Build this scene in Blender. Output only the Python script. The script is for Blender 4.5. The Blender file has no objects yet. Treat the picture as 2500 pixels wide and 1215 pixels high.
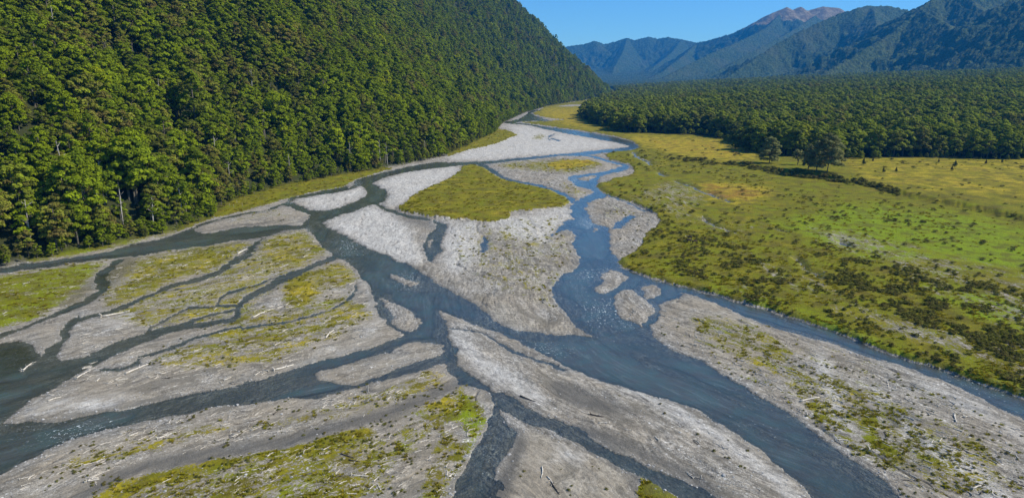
import bpy, math, random
import numpy as np
from mathutils import Vector, Matrix
random.seed(7); rng = np.random.default_rng(7)
R = math.radians
scene = bpy.context.scene
col = scene.collection

# ------------------------------------------------------------------ camera model
H = 70.0; F = 1659.0; CX, CY = 1250.0, 607.5
PIT = math.atan((CY - 190.0) / F)
CP, SP = math.cos(PIT), math.sin(PIT)
def unproj(px, py, z=0.0):
    px = np.asarray(px, float); py = np.asarray(py, float)
    u = (px - CX) / F; v = (CY - py) / F
    dy = CP + v * SP; dz = -SP + v * CP
    t = (z - H) / dz
    return u * t, dy * t
def raypt(px, py, Y):                       # point on the pixel's ray at world depth Y
    u = (px - CX) / F; v = (CY - py) / F
    dy = CP + v * SP; dz = -SP + v * CP
    t = Y / dy
    return (u * t, Y, H + dz * t)
def proj(X, Y, Z=0.0):
    d = Y * CP - (Z - H) * SP
    d = np.where(d < 0.5, 0.5, d)
    up = Y * SP + (Z - H) * CP
    return CX + F * X / d, CY - F * up / d, d
def W(pts):                                 # pixel list -> world xy list on the valley floor
    return [tuple(float(c) for c in unproj(x, y)) for x, y in pts]

# ------------------------------------------------------------------ noise
_T = np.random.default_rng(99).random((512, 512), dtype=np.float32)
def vnoise(x, y, s=0):
    x = np.asarray(x, np.float32) + s * 7.13; y = np.asarray(y, np.float32) + s * 3.71
    x0 = np.floor(x); y0 = np.floor(y); fx = x - x0; fy = y - y0
    fx = fx * fx * (3 - 2 * fx); fy = fy * fy * (3 - 2 * fy)
    i = (x0.astype(np.int32) + s * 37) & 511; j = (y0.astype(np.int32) + s * 91) & 511; i1 = (i + 1) & 511; j1 = (j + 1) & 511
    a = _T[i, j]; b = _T[i1, j]; c = _T[i, j1]; d = _T[i1, j1]
    return (a + (b - a) * fx) * (1 - fy) + (c + (d - c) * fx) * fy
def fbm(x, y, o=4, s=0, g=0.5):             # about 0..1
    r = 0; a = 1; t = 0
    for k in range(o):
        r = r + a * vnoise(x * 2 ** k + 17.3 * k, y * 2 ** k - 9.1 * k, s + k); t += a; a *= g
    return r / t
def sstep(a, b, x):
    t = np.clip((x - a) / (b - a), 0, 1); return t * t * (3 - 2 * t)

# ------------------------------------------------------------------ plan of the valley floor (outlines measured in the photograph, laid on the ground)
FOOT_PX = [(-900, 800), (-400, 712), (0, 652), (150, 622), (300, 592), (430, 562), (515, 530), (560, 492), (700, 452), (860, 424), (960, 408),
           (1080, 384), (1150, 350), (1205, 325), (1222, 303), (1280, 276), (1330, 262), (1400, 250), (1478, 240)]
FOOT = W(FOOT_PX) + [(477, 3300), (330, 3900), (-300, 4700), (-1500, 5600)]
FRONT_PX = [(3400, 410), (2700, 398), (2500, 394), (2300, 391), (2040, 391), (1930, 388), (1850, 374), (1800, 345), (1700, 331), (1600, 328),
            (1512, 325), (1498, 312), (1440, 303), (1422, 290), (1432, 276), (1458, 262), (1480, 251)]
FRONT = W(FRONT_PX) + [(360, 2450), (520, 3300), (600, 4500), (700, 7000)]

def linedist(X, Y, line, side=1):
    """signed distance to a polyline (positive on one side)"""
    best = np.full(X.shape, 1e9); sg = np.ones(X.shape)
    for (ax, ay), (bx, by) in zip(line[:-1], line[1:]):
        dx, dy = bx - ax, by - ay; L2 = dx * dx + dy * dy
        t = np.clip(((X - ax) * dx + (Y - ay) * dy) / L2, 0, 1)
        ex = X - (ax + t * dx); ey = Y - (ay + t * dy)
        d = ex * ex + ey * ey
        cr = dx * ey - dy * ex
        m = d < best - 1e-6
        best = np.where(m, d, best); sg = np.where(m, np.sign(cr), sg)
    return np.sqrt(best) * sg * side
def hill_d(X, Y): return linedist(X, Y, FOOT, 1)       # left of the line = positive
def front_d(X, Y): return linedist(X, Y, FRONT, -1)    # right of the line = positive
def macro(X, Y):
    X = np.asarray(X, float); Y = np.asarray(Y, float)
    dh = hill_d(X, Y); d = np.maximum(dh, 0)
    s = 0.78 + 0.10 * sstep(600, 2600, Y)
    big = fbm(X / 260, Y / 260, 3, 11) - 0.5; med = fbm(X / 70, Y / 70, 3, 12) - 0.5
    z = s * (np.sqrt(d * d + 64) - 8) * (1 + 0.25 * big * sstep(40, 250, d)) + med * 26 * sstep(10, 120, d)
    z = np.where(dh > 0, np.minimum(z, 620 + 0.1 * d), 0)
    df = np.maximum(front_d(X, Y), 0)
    f = 0.055 * (np.sqrt(df * df + 900) - 30) + (fbm(X / 200, Y / 200, 3, 14) - 0.5) * 14 * sstep(60, 500, df)
    return z + np.where(dh > 0, 0, f)

# ---- water outlines (pixels)
LMAIN = [(1238,299),(1267,301),(1310,306),(1368,314),(1438,324),(1504,335),(1541,345),(1561,358),(1558,363),(1535,369),(1500,372),(1475,374),
 (1440,379),(1428,382),(1400,382),(1380,380),(1330,386),(1270,392),(1200,400),(1165,402),(1120,405),(1060,412),(1000,420),(950,431),(925,440),
 (911,449),(925,456),(943,465),(951,478),(945,488),(930,497),(917,502),(905,501),(880,512),(860,520),(830,527),(800,538),(793,545),(800,555),
 (820,563),(850,580),(880,596),(920,615),(960,632),(1000,650),(1030,665),(1060,683),(1062,690),(1090,705),(1130,727),(1165,748),(1200,775),
 (1230,795),(1260,806),(1300,812),(1350,815),(1447,821),(1400,905),(1345,875),(1310,857),(1270,835),(1220,815),(1170,798),(1130,782),(1100,768),
 (1075,757),(1083,775),(1093,799),(1098,824),(1110,841),(1118,854),(1117,878),(1117,893),(1142,908),(1172,928),(1196,950),(1218,968),(1215,985),
 (1206,985),(1196,962),(1159,947),(1130,937),(1097,908),(1085,890),(1053,898),(1000,915),(944,927),(900,939),(870,946),(833,959),(796,969),
 (722,974),(648,981),(549,993),(500,1000),(424,1018),(351,1032),(278,1047),(219,1062),(175,1073),(132,1091),(88,1117),(44,1138),(0,1158),(-300,1240),
 (-700,1350),(-700,980),(-300,890),(0,838),(40,830),(70,835),(95,858),(108,868),(118,850),(143,832),(168,824),(153,846),(145,865),(138,882),
 (170,878),(210,870),(234,868),(240,885),(225,897),(205,910),(175,927),(140,945),(117,956),(58,992),(14,1031),(40,1033),(88,1030),(175,1024),
 (248,1010),(322,997),(409,973),(500,956),(549,946),(599,936),(648,924),(680,914),(722,899),(767,885),(821,875),(870,860),(900,849),(949,831),
 (986,817),(964,807),(949,797),(930,775),(920,752),(915,730),(905,706),(900,691),(885,681),(870,661),(846,641),(828,633),(815,627),(804,613),
 (781,597),(767,578),(749,561),(722,561),(685,567),(660,578),(623,583),(549,592),(500,602),(469,604),(395,616),(346,624),(289,630),(198,640),
 (116,654),(62,660),(0,667),(-300,722),(-700,800),(-700,772),(-300,706),(0,655),(49,646),(106,640),(222,623),(272,614),(296,603),(346,593),
 (395,583),(440,568),(500,543),(525,538),(572,526),(609,516),(648,514),(690,497),(707,485),(735,478),(784,466),(833,459),(856,452),(870,440),
 (895,432),(925,424),(957,417),(1000,407),(1032,401),(1069,395),(1120,397),(1200,393),(1270,386),(1330,380),(1400,374),(1450,368),(1500,364),
 (1532,360),(1538,357),(1510,350),(1480,344),(1430,335),(1380,326),(1330,316),(1300,308),(1262,304),(1236,302)]
RMAIN = [(1417,378),(1424,381),(1442,384),(1471,392),(1490,397),(1518,405),(1500,413),(1479,419),(1438,424),(1397,429),(1386,433),(1389,440),
 (1403,450),(1415,458),(1435,461),(1450,467),(1446,474),(1429,478),(1412,489),(1406,492),(1397,500),(1393,508),(1395,523),(1402,534),(1383,537),
 (1373,550),(1358,563),(1346,575),(1347,581),(1356,574),(1372,566),(1389,561),(1405,575),(1404,587),(1399,597),(1410,617),(1420,629),(1417,644),
 (1397,664),(1375,668),(1365,680),(1352,696),(1344,703),(1349,723),(1367,748),(1386,775),(1404,795),(1446,820),(1400,817),(1310,830),(1310,857),
 (1345,875),(1380,895),(1440,922),(1508,944),(1610,972),(1700,1000),(1753,1031),(1823,1078),(1898,1133),(1963,1190),(1986,1215),(2100,1310),
 (2250,1440),(2500,1650),(2900,1650),(2520,1440),(2330,1310),(2200,1215),(2153,1171),(2088,1124),(2018,1078),(1944,1017),(1860,971),(1786,929),
 (1716,882),(1646,855),(1621,841),(1594,819),(1589,797),(1609,780),(1618,770),(1610,758),(1611,743),(1628,733),(1660,728),(1667,718),(1650,706),
 (1646,697),(1596,682),(1562,670),(1522,655),(1507,642),(1513,636),(1500,622),(1490,607),(1493,583),(1489,568),(1489,556),(1461,549),(1448,543),
 (1440,526),(1431,511),(1438,500),(1451,489),(1478,483),(1487,478),(1476,472),(1457,455),(1459,444),(1465,432),(1489,425),(1520,419),(1537,413),
 (1542,407),(1537,403),(1500,395),(1475,388),(1455,382),(1434,378)]
SIDE = [(1562,670),(1596,682),(1646,696),(1695,708),(1744,721),(1790,737),(1879,759),(1949,783),(2065,822),(2158,859),(2223,885),(2298,903),
 (2391,938),(2500,976),(2700,1060),(3100,1240),(3100,1300),(2700,1115),(2500,1024),(2437,994),(2367,959),(2298,929),(2251,910),(2181,887),
 (2135,876),(2065,852),(1995,829),(1926,813),(1879,797),(1823,776),(1786,757),(1740,738),(1700,724),(1660,712),(1610,698),(1575,690),(1540,688)]
FAR1 = [(1319,268),(1300,270),(1288,276),(1283,283),(1265,292),(1235,298),(1225,301),(1240,302),(1258,300),(1275,297),(1320,297),(1345,296),
 (1328,291),(1322,287),(1303,282),(1298,277),(1310,273),(1322,270)]
POND1 = [(1049,534),(1066,540),(1084,548),(1086,563),(1077,582),(1074,597),(1077,615),(1064,627),(1059,642),(1046,634),(1044,617),(1041,597),(1049,575),(1064,558),(1062,543)]
POND1 = [(1062 + (x - 1062) * 1.35, y) for x, y in POND1]
POND2 = [(1184,575),(1190,590),(1189,607),(1185,618),(1177,617),(1175,600),(1180,587)]
POND2 = [(1183 + (x - 1183) * 1.5, y) for x, y in POND2]
ISR = [(1493,560),(1508,543),(1530,530),(1538,526),(1558,527),(1543,538),(1530,547),(1511,560)]
U1 = [(289,631),(262,650),(247,660),(232,678),(236,698),(230,713),(205,733),(148,757),(99,782),(49,799),(0,814),(-200,860),(-600,960),(-600,985),(-200,880),
 (0,829),(37,812),(74,799),(123,780),(183,757),(237,733),(259,711),(269,693),(262,680),(270,665),(285,650),(305,634)]
U2 = [(185,772),(165,785),(150,807),(143,832),(118,849),(108,865),(148,866),(153,846),(168,824),(180,799),(200,780)]
ISLES = [
 [(1495,660),(1510,666),(1537,676),(1522,691),(1505,701),(1483,717),(1460,714),(1454,706),(1473,688),(1470,671)],
 [(1517,709),(1547,709),(1559,720),(1579,733),(1594,750),(1601,762),(1584,777),(1572,790),(1568,799),(1547,785),(1520,777),(1500,748),(1505,720)],
 [(1567,708),(1577,701),(1591,696),(1614,706),(1611,720),(1594,730),(1579,728)],
 [(1411,436),(1442,430),(1457,430),(1438,440),(1422,442)],
 [(1450,558),(1456,556),(1457,566),(1453,568)],
 [(711,494),(722,487),(767,479),(821,471),(851,465),(883,455),(895,464),(896,476),(870,491),(833,506),(796,515),(767,515),(742,507)],
 [(952,671),(969,674),(1000,684),(1022,692),(1010,698),(985,695),(962,684)],
 [(932,729),(967,742),(1002,762),(1033,787),(1018,802),(997,810),(972,802),(959,787),(964,775),(947,752)],
 [(695,501),(715,508),(757,526),(745,540),(737,550),(680,551),(604,554),(562,560),(520,569),(495,571),(480,560),(500,549),(549,536),(599,526),(660,514)],
 [(958,861),(969,851),(999,838),(1023,833),(1058,839),(1083,839),(1086,858),(1073,868),(1038,876),(1004,886),(949,908),(912,923),(895,932),
  (865,941),(833,939),(809,932),(779,927),(764,917),(779,904),(821,897),(870,882),(920,870)],
 [(1048,588),(1056,585),(1057,598),(1050,604)],
 [(845,462),(855,450),(866,449),(858,456)],
]
T1 = [(1168,403,4),(1185,406,5),(1205,420,5),(1222,430,5),(1237,438,4),(1252,442,2.6),(1284,448,2.6),(1316,454,3.4),(1341,461,2.4),(1363,471,3.2),(1383,477,5),(1393,486,6),(1402,494,6)]
RIV = [[(1487,478,1.5),(1513,487,2.6),(1543,499,2.6),(1562,511,2),(1580,517,1.4)],
 [(1547,372,2.6),(1551,382,3),(1566,390,1.6),(1580,395,2.4),(1590,405,3)],[(1608,422,1.5),(1615,429,2),(1626,433,2.4)],
 [(1649,445,1),(1690,458,1.6),(1717,472,2.4),(1753,485,1.8),(1789,498,1.8)],[(1717,531,2),(1714,540,2),(1750,556,1.6),(1789,571,1.6)],
 [(1893,562,1.6),(1920,570,1.6)],[(1948,635,1.6),(1958,648,2.2),(1963,660,1),(1990,672,2.4),(1997,684,2)],[(2047,594,2.4),(2060,600,2.6),(2075,605,2)],
 [(1356,327,1.2),(1345,332,1.3),(1337,338,1.1),(1343,345,1.8)],[(1346,338,1.0),(1368,345,1.4)]]
SHAL = [[(821,629,5),(772,646,6),(735,664,7),(710,674,8),(685,686,8),(648,706,8),(611,725,7),(588,743,7),(580,757,7),(582,772,7),(560,784,6),(520,790,5),(470,796,6),(431,800,8),(400,808,9),(351,826,11),(300,843,13),(260,862,15),(225,880,18)],
 [(585,748,3),(540,748,3),(500,750,3),(464,752,4),(430,768,3),(395,785,3),(370,800,4),(345,822,4)],
 [(735,666,4),(680,677,2.4),(640,690,2.4),(600,705,2.4),(560,715,2.4),(538,730,3.4),(534,744,4)],
 [(580,757,4),(540,765,2.6),(500,775,3),(470,785,4),(440,795,5)],
 [(593,797,3),(539,808,3),(485,824,4),(431,846,4),(378,862,4),(345,873,4),(338,886,5),(320,895,4),(291,905,4),(237,905,3)],
 [(874,695,4),(863,722,4),(830,745,3),(798,760,3),(750,775,2.4),(701,787,2.4),(593,803,3)],
 [(643,585,4),(623,599,5),(611,617,8),(574,639,8),(537,664,6),(500,680,6),(420,698,5),(346,730,4),(309,748,4),(272,762,4),(210,775,4),(185,785,6)],
 [(920,501,4),(944,512,4),(969,520,4),(1000,530,4),(1050,537,4)],
 [(1090,800,2),(1180,810,2),(1220,840,4),(1260,860,5),(1330,885,4),(1380,905,4)]]
D1 = [(1205,960),(1230,962),(1254,971),(1288,993),(1324,1014),(1355,1022),(1408,1046),(1456,1074),(1504,1103),(1552,1127),(1600,1144),(1700,1190),(1850,1280),(1950,1360),(1850,1380),(1750,1290),(1660,1215),
 (1600,1182),(1576,1170),(1516,1142),(1456,1106),(1384,1074),(1336,1048),(1288,1034),(1240,1012),(1206,990)]
D2 = [(1208,975),(1218,990),(1222,1010),(1240,1035),(1262,1060),(1250,1085),(1220,1130),(1190,1215),(1150,1350),(1000,1400),(1100,1215),(1125,1160),(1150,1110),(1175,1070),(1190,1035),(1203,1010)]

def stroke(pts):
    L = []; Rr = []
    n = len(pts)
    for i, (x, y, w) in enumerate(pts):
        a = pts[max(i - 1, 0)]; b = pts[min(i + 1, n - 1)]
        dx, dy = b[0] - a[0], b[1] - a[1]; l = math.hypot(dx, dy) or 1
        nx, ny = -dy / l * w, dx / l * w
        L.append((x + nx, y + ny)); Rr.append((x - nx, y - ny))
    return L + Rr[::-1]

# ---- grid: dense where the valley is looked at, coarse outside
gx = np.concatenate([np.arange(-1500, -60, 12.0), np.arange(-60, 2560, 2.3), np.arange(2560, 4000, 12.0)])
gy = np.concatenate([np.arange(207, 240, 0.3), np.arange(240, 470, 1.0), np.arange(470, 1240, 1.7), np.arange(1240, 1700, 6.0), np.geomspace(1700, 9000, 24)])
NX, NY = len(gx), len(gy)
PX, PY = np.meshgrid(gx, gy)
GX, GY = unproj(PX, PY)

def raster(poly, out, val=1.0):
    p = np.array(poly, float)
    y0, y1 = p[:, 1].min(), p[:, 1].max()
    r0, r1 = np.searchsorted(gy, [y0, y1])
    q = np.roll(p, -1, axis=0)
    for r in range(r0, min(r1 + 1, NY)):
        y = gy[r]
        m = (p[:, 1] <= y) != (q[:, 1] <= y)
        if not m.any(): continue
        a, b = p[m], q[m]
        xs = np.sort(a[:, 0] + (y - a[:, 1]) * (b[:, 0] - a[:, 0]) / (b[:, 1] - a[:, 1]))
        ci = np.searchsorted(gx, xs)
        for i in range(0, len(ci) - 1, 2): out[r, ci[i]:ci[i + 1]] = val
    return out
def mask(*polys):
    o = np.zeros((NY, NX), np.float32)
    for p in polys: raster(p, o)
    return o
def blur(a, n=3):
    for _ in range(2):
        for ax in (0, 1):
            pad = [(n, n) if k == ax else (0, 0) for k in (0, 1)]
            c = np.cumsum(np.pad(a, pad, mode='edge'), axis=ax)
            c = np.insert(c, 0, 0, axis=ax)
            a = (np.take(c, range(2 * n + 1, c.shape[ax]), ax) - np.take(c, range(0, c.shape[ax] - 2 * n - 1), ax)) / (2 * n + 1)
    return a
def gridsample(arr, X, Y):
    px, py, _ = proj(X, Y)
    i = np.clip(np.searchsorted(gy, py), 1, NY - 1); j = np.clip(np.searchsorted(gx, px), 1, NX - 1)
    ty = np.clip((py - gy[i - 1]) / (gy[i] - gy[i - 1]), 0, 1); tx = np.clip((px - gx[j - 1]) / (gx[j] - gx[j - 1]), 0, 1)
    return (arr[i - 1, j - 1] * (1 - tx) + arr[i - 1, j] * tx) * (1 - ty) + (arr[i, j - 1] * (1 - tx) + arr[i, j] * tx) * ty
DIST = np.hypot(GX, GY)
_WN = {}
def warp(arr, amp=0.5, sc=3.0, seed=30):
    key = min((3.2, 6.0, 12.0), key=lambda q: abs(q - sc))
    if key not in _WN: _WN[key] = (fbm(GX / key, GY / key, 4, 30) - .5, fbm(GX / key, GY / key, 4, 37) - .5)
    a = np.minimum(amp * (0.4 + DIST / 220.0), amp * 3)
    px, py, _ = proj(GX + _WN[key][0] * 2 * a, GY + _WN[key][1] * 3 * a)
    i = np.clip(np.searchsorted(gy, py), 0, NY - 1); j = np.clip(np.searchsorted(gx, px), 0, NX - 1)
    return arr[i, j]
def edist(m, steps=(32, 16, 8, 4, 2, 1)):
    """metres from each vertex to the nearest vertex where m is true (jump flooding)"""
    idx = np.where(m, np.arange(NX * NY).reshape(NY, NX), -1)
    fx, fy = GX.ravel(), GY.ravel()
    best = np.where(m, 0.0, 1e6)
    for s in steps:
        for dy in (-s, 0, s):
            for dx in (-s, 0, s):
                if dx == dy == 0: continue
                sh = np.full_like(idx, -1)
                ys, yd = (slice(max(dy, 0), NY + min(dy, 0)), slice(max(-dy, 0), NY + min(-dy, 0)))
                xs, xd = (slice(max(dx, 0), NX + min(dx, 0)), slice(max(-dx, 0), NX + min(-dx, 0)))
                sh[yd, xd] = idx[ys, xs]
                ok = sh >= 0
                d = np.where(ok, np.hypot(fx[sh] - GX, fy[sh] - GY), 1e6)
                u = d < best
                best = np.where(u, d, best); idx = np.where(u, sh, idx)
    return best

deep = mask(LMAIN); deep = np.maximum(deep, mask(RMAIN, SIDE, FAR1, POND1, POND2, ISR, U1, U2, stroke(T1)))
for r in RIV: raster(stroke(r), deep)
for p in ISLES: raster(p, deep, 0.0)
shal = mask(D1, D2)
for s in SHAL: raster(stroke(s), shal)
wat = np.maximum(deep, shal)
wat = warp(wat, 0.85, 3.2); shal = warp(shal * (1 - deep), 0.85, 3.2)
water = wat > 0.5
d_in = edist(~water); d_out = edist(water)
SH = np.clip(blur(np.maximum(shal, warp(mask(D1, D2), .85, 3.2)), 3) * 1.4, 0, 1)

# ---- cover outlines
GREEN_R = [(1320,270),(1300,278),(1325,287),(1376,294),(1340,297),(1275,300),(1368,313),(1438,323),(1504,334),(1541,344),(1562,357),(1558,365),(1535,370),
 (1500,372),(1478,379),(1490,391),(1537,402),(1548,410),(1550,428),(1520,436),(1500,438),(1490,446),(1462,450),(1457,456),(1476,472),(1490,478),(1543,494),(1585,514),(1605,529),(1614,545),
 (1603,560),(1583,571),(1573,586),(1571,598),(1558,613),(1543,626),(1517,636),(1507,641),(1522,653),(1562,668),(1596,680),(1646,695),(1695,707),(1744,719),(1800,737),
 (1879,757),(1949,781),(2065,820),(2158,857),(2223,882),(2298,901),(2391,935),(2500,973),(2700,1055),(3400,1340),(4000,1340),(4000,207),(1420,207),(1440,245),(1360,256),(1330,262)]
GRAV_IN_R = [[(1350,262),(1387,257),(1438,256),(1470,252),(1440,260),(1400,261)],[(1446,251),(1480,245),(1490,247),(1460,253)]]
GREENS = [  # outline, strength, golden tone
 ([(430,568),(520,534),(610,514),(685,492),(735,477),(784,465),(833,458),(870,439),(925,423),(960,412),(900,405),(860,412),(700,440),(600,460),(530,490),(500,525),(440,545)], 1.0, .45),
 ([(60,645),(220,622),(300,600),(440,567),(440,545),(300,575),(60,620)], .8, .2),
 ([(1090,384),(1150,367),(1215,352),(1265,331),(1240,320),(1215,315),(1150,335),(1090,360)], 1.0, .5),
 ([(0,670),(62,662),(198,642),(285,632),(262,650),(240,665),(215,690),(180,722),(140,752),(95,778),(45,795),(0,810),(-600,935),(-600,790)], .66, .30),
 ([(330,628),(469,606),(623,585),(620,600),(600,620),(540,660),(420,695),(310,745),(285,755),(270,720),(290,690),(330,650)], .56, .42),
 ([(640,585),(685,568),(749,561),(811,624),(740,650),(700,660),(640,650),(620,620)], .54, .6),
 ([(735,580),(790,600),(811,624),(760,625),(735,600)], .7, .6),
 ([(700,670),(828,634),(870,661),(885,681),(860,700),(800,712),(775,745),(740,765),(700,755),(680,720),(690,690)], .56, .55),
 ([(690,690),(735,682),(775,690),(770,730),(745,755),(710,740)], .85, .72),
 ([(540,690),(640,680),(640,700),(560,715),(520,720)], .55, .5),
 ([(585,745),(700,760),(850,720),(920,760),(860,800),(600,860),(500,880)], .50, .4),
 ([(240,700),(330,690),(400,760),(350,800),(250,760)], .45, .3),
 ([(985,503),(1010,480),(1060,455),(1100,438),(1125,420),(1130,408),(1160,404),(1180,410),(1205,425),(1237,443),(1280,453),(1340,466),(1385,480),(1396,497),(1370,508),(1320,515),(1250,518),(1243,541),(1200,544),(1120,538),(1040,530),(1000,520),(970,511)], 1.0, .5),
 ([(1190,402),(1280,395),(1380,388),(1430,386),(1480,400),(1485,408),(1440,420),(1390,428),(1300,420),(1240,415)], .52, .5),
 ([(1337,402),(1390,392),(1440,394),(1460,400),(1420,410),(1360,415)], .95, .8),
 ([(1380,440),(1420,462),(1445,470),(1420,480),(1408,492),(1380,470),(1360,450)], .4, .6),
 ([(190,1215),(260,1180),(340,1152),(500,1115),(640,1086),(750,1062),(870,1037),(920,1045),(900,1085),(830,1130),(780,1140),(700,1120),(560,1150),(420,1180),(300,1240),(150,1300)], .64, .48),
 ([(500,1130),(900,1040),(960,1100),(900,1215),(600,1400),(300,1400),(300,1215)], .50, .5),
 ([(1070,960),(1140,955),(1185,1000),(1192,1040),(1160,1080),(1120,1040),(1050,1045),(990,1015),(1040,1000)], .55, .25),
 ([(1060,1100),(1180,1060),(1150,1110),(1100,1190),(1080,1300),(960,1300),(1000,1215)], .48, .2),
 ([(560,1062),(640,1040),(760,1010),(850,995),(980,955),(1030,908),(1065,900),(1130,945),(1060,950),(980,985),(880,1000),(760,1035),(640,1060)], .52, .55),
 ([(1555,1300),(1560,1190),(1575,1176),(1600,1178),(1640,1205),(1700,1250),(1800,1330)], .9, .4),
 ([(2085,1000),(2110,975),(2132,1000),(2152,1060),(2172,1085),(2225,1120),(2150,1110),(2105,1085),(2090,1040)], .70, .3),
 ([(1680,770),(1850,790),(1950,870),(1900,920),(1760,860),(1690,810)], .46, .4),
 ([(1880,860),(2120,950),(2400,1080),(2500,1215),(2300,1215),(2060,1100),(1960,1000)], .42, .4),
 ([(300,650),(640,600),(740,580),(800,625),(700,700),(560,790),(400,820),(260,780)], .44, .55), ([(560,800),(880,730),(930,775),(820,840),(640,900),(420,915),(360,880)], .43, .55),
 ([(560,1060),(900,960),(1060,905),(1150,940),(1100,1000),(900,1030)], .42, .6), ([(150,1130),(350,1060),(560,1020),(560,1060),(300,1130),(150,1170)], .38, .6), ([(900,1090),(1060,1010),(1150,1090),(1090,1215),(880,1215)], .44, .45),
 ([(1120,560),(1390,520),(1400,640),(1340,760),(1180,700),(1090,620)], .30, .5), ([(1620,780),(1760,760),(2200,900),(2500,1050),(2500,1215),(2350,1215),(2000,1030),(1750,900)], .22, .45),
 ([(560,520),(680,505),(740,540),(560,552)], .3, .5),
 ([(1200,600),(1330,560),(1390,640),(1340,700),(1220,680)], .32, .5),
 ([(1560,415),(1600,470),(1640,520),(1560,500),(1500,470),(1480,455)], .45, .5),
 ([(1440,490),(1540,500),(1600,540),(1480,540)], .25, .5),
 ([(1340,325),(1330,342),(1290,342),(1310,330)], .7, .6),
]
grass = np.zeros((NY, NX), np.float32); tone = np.full((NY, NX), .4, np.float32)
m = warp(mask(GREEN_R), .5, 4, 50); grass = np.maximum(grass, m); right = m.copy()
for p in GRAV_IN_R: grass *= 1 - mask(p)
for poly, st, tn in GREENS:
    m = warp(mask(poly), .8, 5, 61)
    if st < .9: m = blur(m, 5)
    grass = np.where(m * st > grass, m * st, grass); tone = tone * (1 - m) + tn * m
# inside the right meadow: bare, stony strips, bright pasture, golden pasture, russet patch
BARE = [([(1490,480),(1560,470),(1640,430),(1660,445),(1720,470),(1760,500),(1700,520),(1640,540),(1600,520)], .45),
 ([(1610,530),(1700,528),(1760,545),(1880,545),(1900,560),(1800,580),(1720,560)], .55),
 ([(1790,600),(1880,640),(1950,690),(1990,740),(1960,740),(1880,680),(1790,620)], .55),
 ([(1960,640),(2030,680),(2020,740),(1960,690)], .5),
 ([(2080,560),(2300,620),(2500,660),(2600,700),(2600,850),(2400,790),(2250,720),(2150,660),(2000,600)], .42),
 ([(2150,800),(2300,790),(2600,880),(2600,990),(2400,900),(2250,860)], .45),
 ([(1760,690),(1860,700),(1900,740),(1860,745),(1790,725)], .4),
 ([(1640,400),(1560,372),(1540,400),(1600,430)], .3),
 ([(1930,545),(2030,560),(2120,600),(2060,610),(1950,590)], .4), ([(1980,700),(2200,780),(2350,860),(2200,850),(2000,760)], .38)]
for poly, k in BARE:
    m = blur(warp(mask(poly), 1.2, 9, 71), 9); grass = grass * (1 - k * m)
TONES = [([(1440,455),(1600,430),(1900,480),(2600,700),(2600,1000),(2100,840),(1500,640)], .42), ([(1500,330),(1870,345),(1860,400),(1780,404),(1640,386),(1560,360)], .80), ([(1330,262),(1430,262),(1440,300),(1500,330),(1380,310),(1300,280)], .76),
 ([(2040,392),(2600,392),(2600,520),(2200,475),(2080,440)], .66), ([(1720,445),(1860,450),(1900,480),(1800,500),(1700,480)], 1.0),
 ([(2060,500),(2300,525),(2600,580),(2600,690),(2350,650),(2080,580),(1960,550)], .0), ([(1860,540),(1990,520),(2100,580),(2300,640),(2200,640),(2000,610)], .1), ([(2240,700),(2600,750),(2600,860),(2400,800)], .1),
 ([(1530,630),(1700,560),(1860,600),(1990,720),(2100,800),(1900,740),(1600,670)], .40), ([(1680,700),(1900,745),(2120,835),(2400,930),(2400,945),(2100,850),(1850,755)], .12), ([(1560,360),(1700,400),(1850,430),(1900,470),(1700,440),(1580,410)], .44)]
for poly, tn in TONES:
    m = blur(warp(mask(poly), 1.5, 14, 77), 8); tone = tone * (1 - m) + tn * m
strip = blur(warp(mask([(925,1230),(980,1150),(1020,1090),(1062,1050),(1078,1060),(1050,1130),(1000,1260)], stroke([(1130,925,12),(1060,968,13),(980,1003,14),(850,1042,14),(700,1082,15),(560,1110,15),(400,1137,15),(290,1172,14),(180,1230,12)])), .6, 5), 3)
grass = grass * (1 - .93 * strip)
terr = warp(mask(GREENS[12][0]), .5, 4, 50)
BANK_PX = [(1500,331),(1640,388),(1730,400),(1800,408),(1850,414),(1900,425),(1960,432),(2000,436),(2040,446),(2100,452),(2135,460),(2190,478),(2240,492),(2300,502),(2360,515),(2400,522),(2450,532),(2500,546),(2700,585),(3300,700)]
upper = mask(BANK_PX + [(4000,700),(4000,207),(1400,207),(1440,330)]); upper = warp(upper, 1.0, 8, 83)
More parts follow.
